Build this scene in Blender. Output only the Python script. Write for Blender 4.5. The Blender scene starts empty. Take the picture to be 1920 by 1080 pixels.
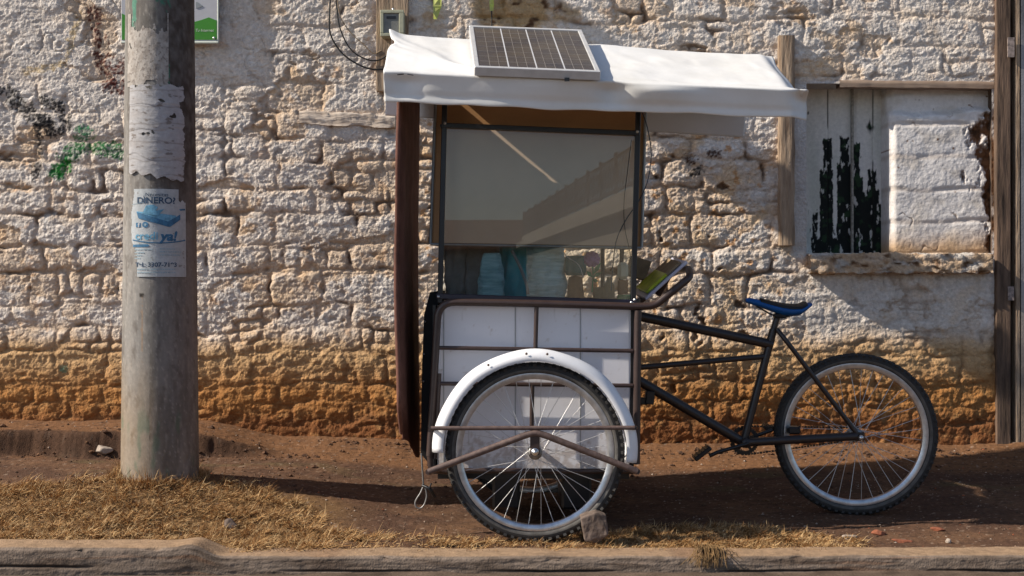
import bpy, math, random
import numpy as np
from mathutils import Vector, Matrix
R = math.radians
random.seed(4)
rng = np.random.default_rng(7)
C = bpy.data.collections.new('place'); bpy.context.scene.collection.children.link(C)
sc = bpy.context.scene

# ------------------------------------------------------------------ camera, sky, sun, exposure
FPX = 2380.0; CZ = 0.96
cam_d = bpy.data.cameras.new('camera'); cam = bpy.data.objects.new('camera', cam_d); C.objects.link(cam)
cam.location = (0, 0, CZ); cam.rotation_euler = (R(90), 0, 0)
cam_d.sensor_width = 36; cam_d.lens = FPX/1920*36; cam_d.clip_start = .05; cam_d.clip_end = 500
sc.camera = cam
SA, SB = 5.0, 3.75                                   # sunlight travels along (SA, 1, -SB)
Ld = Vector((SA, 1, -SB)).normalized()
w = bpy.data.worlds.new("World"); sc.world = w; w.use_nodes = True
nt = w.node_tree; sky = nt.nodes.new('ShaderNodeTexSky'); sky.sky_type = 'NISHITA'; sky.sun_disc = False
sky.sun_elevation = math.asin(-Ld.z); sky.sun_rotation = math.atan2(-Ld.x, -Ld.y)
sky.altitude = 1500; sky.dust_density = 2.5
nt.links.new(sky.outputs[0], nt.nodes['Background'].inputs[0]); nt.nodes['Background'].inputs[1].default_value = 0.105
sd = bpy.data.lights.new('sun', 'SUN'); so = bpy.data.objects.new('sun', sd); C.objects.link(so)
sd.energy = 5.0; sd.angle = R(.5); sd.color = (1, .91, .78)
so.rotation_euler = Ld.to_track_quat('-Z', 'Y').to_euler(); so.location = (-8, -2, 8)
sc.view_settings.view_transform = 'Standard'; sc.view_settings.look = 'None'
sc.view_settings.gamma = 1; sc.view_settings.exposure = 0.45

# ------------------------------------------------------------------ noise
def _h(ix, iy, seed):
    n = (ix.astype(np.int64)*374761393 + iy.astype(np.int64)*668265263 + seed*1442695041) & 0xffffffff
    n = ((n ^ (n >> 13))*1274126177) & 0xffffffff
    n = ((n ^ (n >> 15))*2246822519) & 0xffffffff
    return ((n ^ (n >> 16)) & 0xffffff)/float(0xffffff)
def perlin(x, y, seed=0):
    x = np.asarray(x, float); y = np.asarray(y, float)
    ix = np.floor(x); iy = np.floor(y); fx = x-ix; fy = y-iy
    u = fx*fx*fx*(fx*(fx*6-15)+10); v = fy*fy*fy*(fy*(fy*6-15)+10)
    def g(a, b):
        t = _h(ix+a, iy+b, seed)*2*math.pi
        return np.cos(t)*(fx-a)+np.sin(t)*(fy-b)
    return 1.5*((g(0,0)*(1-u)+g(1,0)*u)*(1-v)+(g(0,1)*(1-u)+g(1,1)*u)*v)
def fbm(x, y, seed=0, octv=4, gain=.5, ridge=False):
    s = 0; a = 1; t = 0
    for i in range(octv):
        n = perlin(x*2**i, y*2**i, seed+i*17)
        if ridge: n = 1-2*np.abs(n)
        s = s+a*n; t += a; a *= gain
    return s/t
def sstep(a, b, x):
    t = np.clip((x-a)/(b-a), 0, 1); return t*t*(3-2*t)
def mixc(c, d, t):
    return c*(1-t[..., None])+np.asarray(d, float)*t[..., None]

# ------------------------------------------------------------------ materials
def P(px, py, Y):
    return Vector(((px-960)/FPX*Y, Y, CZ-(py-540)/FPX*Y))
def mat(name, col, rough=.6, metal=0, var=.15, vscale=8, bump=0, bscale=60, spec=.4, attr=False, var2=None, stretch=None):
    m = bpy.data.materials.new(name); m.use_nodes = True; n = m.node_tree; b = n.nodes['Principled BSDF']
    b.inputs['Roughness'].default_value = rough; b.inputs['Metallic'].default_value = metal
    b.inputs['Specular IOR Level'].default_value = spec
    tc = n.nodes.new('ShaderNodeTexCoord'); mp = n.nodes.new('ShaderNodeMapping'); n.links.new(tc.outputs['Object'], mp.inputs[0])
    if stretch: mp.inputs['Scale'].default_value = stretch
    no = n.nodes.new('ShaderNodeTexNoise'); no.inputs['Scale'].default_value = vscale; no.inputs['Detail'].default_value = 7
    no.inputs['Roughness'].default_value = .65
    n.links.new(mp.outputs[0], no.inputs['Vector'])
    mx = n.nodes.new('ShaderNodeMix'); mx.data_type = 'RGBA'; mx.blend_type = 'MIX'
    mr = n.nodes.new('ShaderNodeMapRange'); mr.inputs[1].default_value = .3; mr.inputs[2].default_value = .7
    n.links.new(no.outputs[0], mr.inputs[0])
    if attr:
        at = n.nodes.new('ShaderNodeAttribute'); at.attribute_name = 'Col'
        mr.inputs[3].default_value = 1-var; mr.inputs[4].default_value = 1+var
        vm = n.nodes.new('ShaderNodeVectorMath'); vm.operation = 'SCALE'
        n.links.new(at.outputs['Color'], vm.inputs[0]); n.links.new(mr.outputs[0], vm.inputs['Scale'])
        n.links.new(vm.outputs[0], b.inputs['Base Color'])
    else:
        c = np.array(col[:3]); d = np.array(var2) if var2 else c*(1-var*2)
        mx.inputs[6].default_value = (*[float(v) for v in d], 1); mx.inputs[7].default_value = (*[float(v) for v in c*(1+var*.5)], 1)
        n.links.new(mr.outputs[0], mx.inputs[0]); n.links.new(mx.outputs[2], b.inputs['Base Color'])
    if bump:
        bn = n.nodes.new('ShaderNodeTexNoise'); bn.inputs['Scale'].default_value = bscale; bn.inputs['Detail'].default_value = 6
        n.links.new(mp.outputs[0], bn.inputs['Vector'])
        bp = n.nodes.new('ShaderNodeBump'); bp.inputs['Strength'].default_value = 1; bp.inputs['Distance'].default_value = bump
        n.links.new(bn.outputs[0], bp.inputs['Height']); n.links.new(bp.outputs[0], b.inputs['Normal'])
    return m
M = {}
M['wall'] = mat('whitewashed_stone', 0, .95, attr=True, var=.2, vscale=60, bump=.009, bscale=75, spec=.15)
M['earth'] = mat('bare_earth', 0, .95, attr=True, var=.3, vscale=60, bump=.004, bscale=180, spec=.1)
M['vcol'] = mat('weathered_coloured', 0, .8, attr=True, var=.12, vscale=60, bump=.0008, bscale=200, spec=.25)
M['vsmooth'] = mat('painted_coloured', 0, .5, attr=True, var=.05, vscale=20, spec=.4)
M['kerb'] = mat('kerb_concrete', 0, .95, attr=True, var=.25, vscale=35, bump=.003, bscale=150, spec=.15)
M['road'] = mat('dusty_road', (.14, .10, .074), .95, var=.3, vscale=8, bump=.004, bscale=90, spec=.1)
M['grass'] = mat('dry_straw', 0, .8, attr=True, var=.2, vscale=30, spec=.15)
M['tube'] = mat('brown_painted_steel', (.030, .017, .015), .42, var=.35, vscale=25, bump=.0004, bscale=200, spec=.5, var2=(.05, .03, .024))
M['rusty'] = mat('rusty_steel', (.05, .032, .028), .6, var=.3, vscale=40, bump=.0006, bscale=150, var2=(.15, .10, .085))
M['black'] = mat('black_painted_steel', (.010, .010, .012), .35, var=.2, spec=.5)
M['navy'] = mat('navy_painted_steel', (.008, .009, .03), .3, var=.2, spec=.6)
M['bframe'] = mat('dark_bicycle_paint', (.017, .012, .012), .38, var=.4, vscale=30, spec=.5, var2=(.03, .02, .017))
M['rubber'] = mat('tyre_rubber', (.018, .018, .019), .8, var=.3, vscale=25, var2=(.035, .031, .028))
M['sidewall'] = mat('worn_sidewall', (.10, .095, .09), .7, var=.3, vscale=30, var2=(.05, .045, .04))
M['alu'] = mat('scuffed_aluminium', (.62, .62, .63), .34, metal=.85, var=.15, vscale=30, bump=.0002)
M['steel'] = mat('bright_steel', (.7, .7, .7), .3, metal=.9, var=.1)
M['spoke'] = mat('steel_spoke', (.62, .61, .60), .4, metal=.5, var=.1)
M['galv'] = mat('galvanised_iron', (.35, .34, .33), .45, metal=.7, var=.3, vscale=40)
M['mudguard'] = mat('white_mudguard_paint', (.80, .80, .82), .3, var=.04, vscale=9, spec=.5)
M['panel'] = mat('white_laminate', (.74, .73, .76), .30, var=.03, vscale=3.5, spec=.5, bump=.0012, bscale=5, var2=(.66, .64, .66))
M['ply'] = mat('brown_board', (.46, .25, .11), .6, var=.1, vscale=4, bump=.0004, bscale=50, stretch=(1, 1, 4))
M['trim'] = mat('grey_trim', (.32, .33, .33), .4, metal=.4, var=.1)
M['vinyl'] = mat('white_vinyl', (.74, .735, .725), .5, var=.03, vscale=4, bump=.0022, bscale=9, spec=.3, var2=(.655, .645, .62))
M['curtain'] = mat('brown_canvas', (.165, .078, .060), .85, var=.25, vscale=9, bump=.002, bscale=25, spec=.15)
M['blackcloth'] = mat('black_fabric', (.008, .008, .009), .8, var=.2)
M['cell'] = mat('solar_cell', (.022, .024, .036), .25, var=.3, vscale=7, spec=.5, var2=(.085, .070, .055))
M['gridline'] = mat('cell_line', (.24, .215, .19), .4, var=.1)
M['blueplastic'] = mat('blue_saddle_plastic', (.006, .10, .36), .5, var=.15, spec=.3)
M['saddle'] = mat('black_saddle_vinyl', (.014, .013, .014), .45, var=.2)
M['wood'] = mat('weathered_wood', (.42, .32, .23), .85, var=.3, vscale=34, bump=.008, bscale=60, stretch=(1, 1, .13), var2=(.17, .11, .07), spec=.2)
M['woodh'] = mat('weathered_lintel_wood', (.34, .26, .20), .85, var=.25, vscale=14, bump=.003, bscale=40, stretch=(.12, 1, 1), var2=(.16, .10, .07), spec=.2)
M['darkwood'] = mat('dark_door_wood', (.17, .11, .075), .9, var=.3, vscale=22, bump=.006, bscale=50, stretch=(1, 1, .14), var2=(.035, .022, .015))
M['dark'] = mat('dark_gap', (.006, .005, .005), .9, var=.1)
M['rock'] = mat('grey_brown_rock', (.17, .13, .11), .9, var=.3, vscale=20, bump=.004, bscale=50, spec=.15, var2=(.09, .065, .05))
M['brickbit'] = mat('red_brick_fragment', (.30, .10, .05), .9, var=.2, vscale=40, bump=.002, bscale=80)
M['palebit'] = mat('pale_stone_chip', (.40, .33, .27), .9, var=.2, vscale=40, bump=.002)
M['cable'] = mat('black_cable', (.012, .012, .013), .5, var=.2)
M['bluecable'] = mat('blue_grey_cable', (.05, .07, .10), .5, var=.2)
M['meter'] = mat('meter_green_casing', (.42, .42, .30), .5, var=.1, vscale=30)
M['meterface'] = mat('meter_dial_plate', (.22, .22, .20), .35, var=.15, vscale=50)
M['lime'] = mat('lime_ribbon', (.50, .58, .10), .6, var=.15, vscale=30, var2=(.42, .42, .16))
M['signwhite'] = mat('sign_white', (.50, .50, .53), .3, var=.05, spec=.5)
M['signgreen'] = mat('sign_green', (.055, .26, .015), .3, var=.06, spec=.5)
M['signframe'] = mat('sign_frame', (.62, .66, .58), .35, var=.05, spec=.5)
M['ink'] = mat('blue_ink', (.05, .18, .33), .6, var=.25, vscale=60)
M['inkdark'] = mat('dark_blue_ink', (.035, .08, .15), .6, var=.25, vscale=60)
M['inklight'] = mat('light_blue_ink', (.16, .40, .58), .6, var=.25, vscale=60)
M['inkpale'] = mat('pale_blue_ink', (.33, .45, .52), .6, var=.2, vscale=60)
M['tealcloth'] = mat('teal_cloth', (.03, .30, .38), .8, var=.3, vscale=14, bump=.004, bscale=25, var2=(.14, .42, .50))
M['aquacloth'] = mat('aqua_cloth', (.46, .72, .80), .8, var=.3, vscale=16, bump=.012, bscale=26, stretch=(.4, 1, 3.2), var2=(.16, .38, .46))
M['greycloth'] = mat('grey_cloth', (.30, .31, .32), .8, var=.25, vscale=10, bump=.004, bscale=20)
M['deepteal'] = mat('deep_teal_plastic', (.01, .15, .16), .5, var=.2)
M['pink'] = mat('pink_petals', (.55, .28, .45), .7, var=.2, vscale=40)
M['green'] = mat('green_leaf', (.12, .32, .14), .6, var=.3, vscale=40)
M['cream'] = mat('cream_plastic', (.62, .56, .42), .45, var=.1)
M['card'] = mat('cardboard', (.28, .20, .12), .8, var=.15, vscale=30)
M['orange'] = mat('orange_brown_label', (.30, .12, .05), .6, var=.2, vscale=30)
M['yellow'] = mat('yellow_cover', (.55, .60, .03), .35, var=.2, vscale=20, spec=.5, var2=(.25, .32, .02))
M['mauve'] = mat('pale_tray_edge', (.50, .50, .60), .4, var=.05)
M['houseplaster'] = mat('house_plaster', (.48, .41, .33), .9, var=.15, vscale=1, bump=.01, bscale=8)
M['rooftile'] = mat('clay_roof', (.20, .09, .05), .9, var=.2, vscale=3)
M['door'] = mat('painted_door', 0, .7, attr=True, var=.1, vscale=40, bump=.001, bscale=80)
def glassmat(name, tint, rough=.0, ior=1.5):
    m = bpy.data.materials.new(name); m.use_nodes = True; n = m.node_tree; n.nodes.remove(n.nodes['Principled BSDF'])
    o = n.nodes['Material Output']; t = n.nodes.new('ShaderNodeBsdfTransparent'); g = n.nodes.new('ShaderNodeBsdfGlossy')
    t.inputs[0].default_value = (*tint, 1); g.inputs['Roughness'].default_value = rough
    f = n.nodes.new('ShaderNodeFresnel'); f.inputs[0].default_value = ior
    ad = n.nodes.new('ShaderNodeMath'); ad.operation = 'MULTIPLY'; ad.inputs[1].default_value = .95
    n.links.new(f.outputs[0], ad.inputs[0])
    x = n.nodes.new('ShaderNodeMixShader'); n.links.new(ad.outputs[0], x.inputs[0]); n.links.new(t.outputs[0], x.inputs[1]); n.links.new(g.outputs[0], x.inputs[2])
    n.links.new(x.outputs[0], o.inputs[0]); return m
M['glass'] = glassmat('cabinet_glass', (.90, .93, .92))

# ------------------------------------------------------------------ object helpers
def tag(o, label=None, cat=None, group=None, kind=None):
    if label: o['label'] = label
    if cat: o['category'] = cat
    if group: o['group'] = group
    if kind: o['kind'] = kind
    return o
def thing(name, label, cat, loc=(0, 0, 0), group=None):
    o = bpy.data.objects.new(name, None); C.objects.link(o); o.location = loc; o.empty_display_size = .1
    return tag(o, label, cat, group)
def worldloc(o):
    v = Vector((0, 0, 0))
    while o:
        v += o.location if o.type == 'EMPTY' or o.get('_loc') else Vector((0, 0, 0)); o = o.parent
    return v
def link(name, me, m, parent=None):
    o = bpy.data.objects.new(name, me); C.objects.link(o)
    if m is not None: me.materials.append(m)
    if parent is not None:
        o.parent = parent
        if parent.type == 'EMPTY': o.matrix_parent_inverse = Matrix.Translation(-Vector(parent.location))
    return o
class MB:
    def __init__(s): s.v = []; s.f = []; s.s = []
    def add(s, v, f, smooth=True):
        o = len(s.v); s.v += [tuple(p) for p in v]; s.f += [tuple(i+o for i in q) for q in f]; s.s += [smooth]*len(f)
        return s
    def box(s, c, size, rot=None, bev=0):
        hx, hy, hz = [a/2 for a in size]; b = min(bev, hx*.9, hy*.9, hz*.9); vs = []; fs = []
        if b <= 0:
            vs = [Vector((x, y, z)) for x in (-hx, hx) for y in (-hy, hy) for z in (-hz, hz)]
            fs = [(0,1,3,2), (4,6,7,5), (0,4,5,1), (2,3,7,6), (0,2,6,4), (1,5,7,3)]
        else:
            idx = {}
            for sx in (-1, 1):
                for sy in (-1, 1):
                    for sz in (-1, 1):
                        for k in range(3):
                            p = [sx*(hx-b), sy*(hy-b), sz*(hz-b)]; p[k] = [sx*hx, sy*hy, sz*hz][k]
                            idx[(sx, sy, sz, k)] = len(vs); vs.append(Vector(p))
            for k in range(3):
                a, c2 = (k+1) % 3, (k+2) % 3
                for sg in (-1, 1):
                    q = []
                    for (u, v2) in ((-1,-1), (1,-1), (1,1), (-1,1)):
                        t = [0, 0, 0]; t[k] = sg; t[a] = u; t[c2] = v2; q.append(idx[(t[0], t[1], t[2], k)])
                    fs.append(tuple(q if sg > 0 else q[::-1]))
                for u in (-1, 1):
                    for v2 in (-1, 1):
                        t0 = [0, 0, 0]; t0[k] = -1; t0[a] = u; t0[c2] = v2; t1 = list(t0); t1[k] = 1
                        fs.append((idx[(*t0, a)], idx[(*t1, a)], idx[(*t1, c2)], idx[(*t0, c2)]))
            for sx in (-1, 1):
                for sy in (-1, 1):
                    for sz in (-1, 1): fs.append(tuple(idx[(sx, sy, sz, k)] for k in range(3)))
        if rot is not None: vs = [rot @ v for v in vs]
        c = Vector(c); return s.add([v+c for v in vs], fs, False)
    def tube(s, pts, r, n=12, closed=False, cap=True):
        pts = [Vector(p) for p in pts]; N = len(pts); rr = r if isinstance(r, (list, tuple)) else [r]*N
        vs = []; fs = []; up = None
        for i, p in enumerate(pts):
            if closed: t = pts[(i+1) % N]-pts[i-1]
            else: t = pts[min(i+1, N-1)]-pts[max(i-1, 0)]
            t.normalize()
            if up is None:
                up = Vector((0, 1, 0)) if abs(t.y) < .9 else Vector((1, 0, 0))
            up = (up-t*up.dot(t)).normalized(); sd_ = t.cross(up)
            for k in range(n):
                a = 2*math.pi*k/n; vs.append(p+(up*math.cos(a)+sd_*math.sin(a))*rr[i])
        for i in range(N if closed else N-1):
            j = (i+1) % N
            for k in range(n): fs.append((i*n+k, i*n+(k+1) % n, j*n+(k+1) % n, j*n+k))
        s.add(vs, fs, True)
        if cap and not closed: s.add([vs[k] for k in range(n)], [tuple(range(n))[::-1]], False); s.add(vs[-n:], [tuple(range(n))], False)
        return s
    def prism(s, poly, y0, y1):       # polygon in x,z extruded along y
        n = len(poly); v = [(x, y0, z) for x, z in poly]+[(x, y1, z) for x, z in poly]
        f = [tuple(range(n)), tuple(range(2*n-1, n-1, -1))]+[(i, n+i, n+(i+1) % n, (i+1) % n) for i in range(n)]
        return s.add(v, f, False)
    def lathe(s, prof, n=24, axis='Y', c=(0, 0, 0)):     # prof: (radius, along)
        vs = []; fs = []; c = Vector(c); m = len(prof)
        for k in range(n):
            a = 2*math.pi*k/n
            for r, h in prof:
                p = Vector((r*math.cos(a), h, r*math.sin(a))) if axis == 'Y' else Vector((r*math.cos(a), r*math.sin(a), h))
                vs.append(p+c)
        for k in range(n):
            for i in range(m-1): fs.append((k*m+i, k*m+i+1, ((k+1) % n)*m+i+1, ((k+1) % n)*m+i))
        return s.add(vs, fs, True)
    def build(s, name, m, parent=None):
        me = bpy.data.meshes.new(name); me.from_pydata(s.v, [], s.f); me.polygons.foreach_set('use_smooth', s.s); me.update()
        return link(name, me, m, parent)
def npmesh(name, V, F, m, parent=None, col=None, smooth=True):
    V = np.asarray(V, np.float32); F = np.asarray(F, np.int32); k = F.shape[1]
    me = bpy.data.meshes.new(name); me.vertices.add(len(V)); me.vertices.foreach_set('co', V.ravel())
    me.loops.add(F.size); me.loops.foreach_set('vertex_index', F.ravel())
    me.polygons.add(len(F)); me.polygons.foreach_set('loop_start', np.arange(0, F.size, k, dtype=np.int32))
    me.polygons.foreach_set('loop_total', np.full(len(F), k, np.int32)); me.polygons.foreach_set('use_smooth', np.full(len(F), smooth))
    me.update(calc_edges=True)
    if col is not None:
        a = me.color_attributes.new('Col', 'FLOAT_COLOR', 'POINT'); c4 = np.ones((len(V), 4), np.float32); c4[:, :3] = np.clip(col, 0, 1); a.data.foreach_set('color', c4.ravel())
    me.validate(); return link(name, me, m, parent)
def gridmesh(name, X, Y, Z, m, parent=None, col=None, mask=None, flip=False, smooth=True):
    ny, nx = X.shape; V = np.stack([X, Y, Z], -1).reshape(-1, 3)
    i = np.arange(ny*nx).reshape(ny, nx)
    F = np.stack([i[:-1, :-1], i[:-1, 1:], i[1:, 1:], i[1:, :-1]], -1)
    if flip: F = F[..., ::-1]
    F = F.reshape(-1, 4)
    if mask is not None: F = F[mask.reshape(-1)]
    used = np.zeros(len(V), bool); used[F.ravel()] = True; mp = np.cumsum(used)-1
    return npmesh(name, V[used], mp[F], m, parent, None if col is None else np.asarray(col).reshape(-1, 3)[used], smooth)
def catmull(pts, n=8, closed=False):
    pts = [Vector(p) for p in pts]; out = []; N = len(pts)
    for i in range(N if closed else N-1):
        p0 = pts[i-1] if (i > 0 or closed) else pts[0]*2-pts[1]; p1 = pts[i]; p2 = pts[(i+1) % N]
        p3 = pts[(i+2) % N] if (i+2 < N or closed) else pts[-1]*2-pts[-2]
        for k in range(n):
            t = k/n; out.append(.5*((2*p1)+(p2-p0)*t+(2*p0-5*p1+4*p2-p3)*t*t+(3*p1-p0-3*p2+p3)*t**3))
    if not closed: out.append(pts[-1])
    return out
def rounded(pts, rad=.05, n=6):       # polyline with rounded corners
    pts = [Vector(p) for p in pts]; out = [pts[0]]
    for i in range(1, len(pts)-1):
        a, b, c = pts[i-1], pts[i], pts[i+1]; r = min(rad, (a-b).length*.45, (c-b).length*.45)
        p = b+(a-b).normalized()*r; q = b+(c-b).normalized()*r
        for k in range(n+1):
            t = k/n; out.append(p*(1-t)**2+b*2*t*(1-t)+q*t*t)
    out.append(pts[-1]); return out

# ------------------------------------------------------------------ ground, kerb, road
WY = 6.42                     # nominal wall face
def ground_h(x, y, fine=True):
    x = np.asarray(x, float); y = np.asarray(y, float)
    right = np.interp(y, [4.6, 4.9, 5.3, 5.7, 6.1, 6.42], [-.012, 0, .012, .045, .10, .165])
    left = np.interp(y, [4.6, 4.9, 5.3, 5.7, 6.02, 6.42], [-.005, .01, .05, .105, .145, .155])
    t = sstep(-.2, -1.2, x)
    edge = edge_of(x)
    wst = .03+.17*sstep(-1.4, -.9, x); step = sstep(edge-.01-wst*.4, edge+wst+.008*fbm(x*14, y*14, 15, 3), y)*(.085*sstep(-1.15, -1.6, x)+.03)+.03*sstep(edge, 6.42, y)*t
    h = right*(1-t)+left*t+step
    h = h+.115*np.exp(-((x+1.55)/.62)**2-((y-5.33)/.30)**2)+.03*np.exp(-((x+2.6)/.7)**2-((y-5.1)/.3)**2)
    h = h+.012*perlin(x*1.7, y*2.4, 8)
    if fine:
        h = h+.007*fbm(x*7, y*9, 9, 4)+.0035*fbm(x*40, y*40, 12, 3)
        h = h+.012*np.maximum(fbm(x*14, y*14, 31, 2)-.35, 0)
    return h
def axis(segs):
    out = []
    for a, b, s in segs: out.append(np.arange(a, b, s))
    out.append(np.array([segs[-1][1]])); return np.concatenate(out)
def edge_of(x): return 6.10+.05*perlin(x*2.3, x*0+3.3, 5)+.035*fbm(x*5, x*0, 6, 5, .6)+.25*sstep(-1.0, -.1, x)
gx = axis([(-200, -20, 20), (-20, -4, 1), (-4, -2.8, .05), (-2.8, 3.0, .008), (3.0, 5, .05), (5, 20, 1), (20, 200, 20)])
gy = axis([(-200, -20, 20), (-20, 4.4, 2.44), (4.4, 4.57, .17/2), (4.57, 4.6, .01), (4.6, 6.6, .008), (6.6, 12, .6), (12, 200, 20)])
GX, GY = np.meshgrid(gx, gy)
GH = np.where(GY < 4.585, -.16, ground_h(GX, GY))
red = sstep(.15, .9, GX*0+sstep(5.9, 6.2, GY)+.35*fbm(GX*3, GY*3, 41, 3))
base = mixc(np.broadcast_to(np.array([.085, .047, .031]), GX.shape+(3,)), (.138, .076, .044), sstep(-.3, .5, fbm(GX*2.5, GY*4, 44, 4)))
base = mixc(base, (.185, .092, .044), red*.8)
gold = sstep(-1.1, -1.4, GX*0-1.4)*0
gr = sstep(5.45, 5.2, GY+.1*perlin(GX*3, GY*3, 3))*sstep(-.5, -.9, GX)
base = mixc(base, (.17, .10, .045), gr)
moss = sstep(.15, .5, fbm(GX*2.2+5, GY*6, 71, 3))*sstep(5.6, 5.8, GY)*sstep(6.2, 6.0, GY)
base = mixc(base, (.10, .075, .038), moss*.6)
spk = sstep(.40, .55, fbm(GX*55, GY*40, 61, 2)); base = mixc(base, (.32, .24, .18), spk*.6)
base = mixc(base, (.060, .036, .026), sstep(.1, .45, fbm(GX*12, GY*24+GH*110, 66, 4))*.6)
base = mixc(base, (.045, .027, .020), sstep(.07, .02, np.abs(GY-edge_of(GX)-.01)+.03*fbm(GX*14, GY*14+GH*110, 68, 3))*sstep(-.9, -1.4, GX)*.75)  # shade of the step face painted into the soil colour
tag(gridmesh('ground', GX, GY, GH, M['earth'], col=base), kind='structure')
rx = axis([(-200, -5, 15), (-5, 5, .02), (5, 200, 15)]); ry = axis([(-200, -5, 15), (-5, 4.2, .3), (4.2, 4.4, .04), (4.4, 4.56, .006)])
RX, RY = np.meshgrid(rx, ry)
tag(gridmesh('road', RX, RY, -.047-.010*sstep(.3, -1.2, RX)+.004*fbm(RX*3, RY*6, 3, 3)-.020*sstep(4.495+0*RX, 4.515, RY+.012*fbm(RX*3, RX*0, 4, 4))*sstep(-.25, .1, perlin(RX*1.1, RX*0+4, 6)+.15), M['road']), kind='structure')
# kerb: profile swept along x
kx = axis([(-9, -2.6, .1), (-2.6, 2.6, .008), (2.6, 9, .1)])
prof = []
for s in np.linspace(0, 1, 40): prof.append((0, s, 0))
for s in np.linspace(0, 1, 20)[1:]: prof.append((1, 1, s))
prof.append((1, 0, 1))
KX = np.tile(kx, (len(prof), 1)); KY = np.zeros_like(KX); KZ = np.zeros_like(KX)
ztop = .004+.031*sstep(-1.02, -1.16, kx)+.004*sstep(.5, 2, kx)+.003*perlin(kx*3, kx*0, 2)+.012*np.exp(-((kx+1.14)/.06)**2)
er = .006*fbm(kx*9, kx*0+1, 4, 4)
chip = np.maximum(fbm(kx*5, kx*0+9, 14, 3)-.25, 0)*.06
for i, (m_, vv, uu) in enumerate(prof):
    if uu == 0: KY[i] = 4.525+er*.5+.012*(1-vv)*-1; KZ[i] = -.10+(ztop+.10)*vv
    else: KY[i] = 4.525+er*.5+uu*.145; KZ[i] = ztop*vv+(-.1)*(1-vv)
    edge = math.exp(-((vv-1)/.05)**2-(uu/.06)**2)
    KY[i] += edge*(.007+chip*.5); KZ[i] -= edge*(.004+chip)
    if vv < 1: KY[i] += .0032*fbm(kx*5, kx*0+vv*6.0, 24, 4)+.0022*fbm(kx*40, kx*0+vv*9, 124, 2)+.012*np.maximum(perlin(kx*2.2, kx*0+vv*2, 91)-.45, 0)+(.02 if vv < .42 else 0)*0
    elif uu > 0: KZ[i] += .004*fbm(kx*12, kx*0+uu*2.2, 25, 4)-.012*np.maximum(fbm(kx*4, kx*0+uu, 33, 3)-.1, 0)
VV = np.array([p[1] for p in prof])[:, None]+KX*0; UU = np.array([p[2] for p in prof])[:, None]+KX*0
kc = mixc(np.broadcast_to(np.array([.205, .158, .124]), KX.shape+(3,)), (.10, .072, .054), sstep(-.2, .5, fbm(KX*4, VV*3, 51, 4)))
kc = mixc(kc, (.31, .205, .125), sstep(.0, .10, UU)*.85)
kc = mixc(kc, (.07, .05, .04), sstep(.25, .5, fbm(KX*2.2, VV*12, 58, 4))*(UU == 0)*.4)
kc = mixc(kc, (.18, .10, .06), sstep(.2, .5, fbm(KX*2+7, VV*5, 57, 3))*.6)
crk = sstep(.05, .0, np.abs(VV-.50-.05*fbm(KX*3, KX*0, 77, 3)))*(UU == 0)*sstep(-.15, .1, perlin(KX*1.3, KX*0, 79))
for xc_, w_ in ((-.46, .012), (.15, .06), (1.02, .02), (-1.55, .015)):
    g_ = np.exp(-((KX-xc_+.02*perlin(VV*3, KX*9, 61))/w_)**2)*np.exp(-((VV-.93)/.07)**2)*sstep(-.2, .2, fbm(KX*30, VV*9, 62, 3)+.2)*(UU < .35); kc = mixc(kc, (.06, .04, .03), g_*.8); KY += g_*.010
kc = mixc(kc, (.03, .02, .016), crk*.9); KY += crk*.012
tag(gridmesh('kerb', KX, KY, KZ, M['kerb'], col=kc), kind='structure')

# ------------------------------------------------------------------ stone wall
WX0, WX1, WZ0, WZ1 = 1.484, 2.425, 1.135, 1.995           # window opening
wx = axis([(-7, -2.7, .05), (-2.7, 2.436, .006)]); wz = axis([(-.1, .08, .03), (.08, 2.48, .006), (2.48, 3.6, .04)])
X, Z = np.meshgrid(wx, wz)
def stone_field(X, Z, seed=0, hmin=.10, hmax=.17, wmin=.13, wmax=.42, warp=1.0):
    r = random.Random(seed)
    xw = X+warp*(.030*fbm(X*4, Z*4, seed+101, 3)+.016*fbm(X*17, Z*17, seed+102, 3))
    zw = Z+warp*(.030*perlin(X*1.6, Z*1.2, seed+103)+.020*perlin(X*5, Z*5, seed+104)+.014*fbm(X*15, Z*19, seed+105, 3))
    zb = [-.4]
    while zb[-1] < 3.9: zb.append(zb[-1]+r.uniform(hmin, hmax))
    zb = np.array(zb); row = np.clip(np.searchsorted(zb, zw)-1, 0, len(zb)-2)
    dz = np.minimum(zw-zb[row], zb[row+1]-zw)
    dx = np.full(X.shape, 9.0); colid = np.zeros(X.shape, int)
    for i in range(len(zb)-1):
        b = [-9.0]
        while b[-1] < 9: b.append(b[-1]+r.uniform(wmin, wmax)*(.75 if r.random() < .5 else 1.1))
        b = np.array(b); mk = row == i; xx = xw[mk]; c = np.clip(np.searchsorted(b, xx)-1, 0, len(b)-2)
        dx[mk] = np.minimum(xx-b[c], b[c+1]-xx); colid[mk] = c
    k = 75.0; d = -np.log(np.exp(-k*np.maximum(dx, 0))+np.exp(-k*np.maximum(dz, 0)))/k
    sid = row*991+colid
    return np.maximum(d, 0), sid
d, sid = stone_field(X, Z, 3)
d2, sid2 = stone_field(X, Z, 11, .06, .11, .07, .2)
rnd = lambda q, s: _h(q, q*0+s, 5)
split = (rnd(sid, 1) < .30)
d = np.where(split, np.minimum(d, d2*1.15), d); sid = np.where(split, sid*7+sid2, sid)
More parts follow.
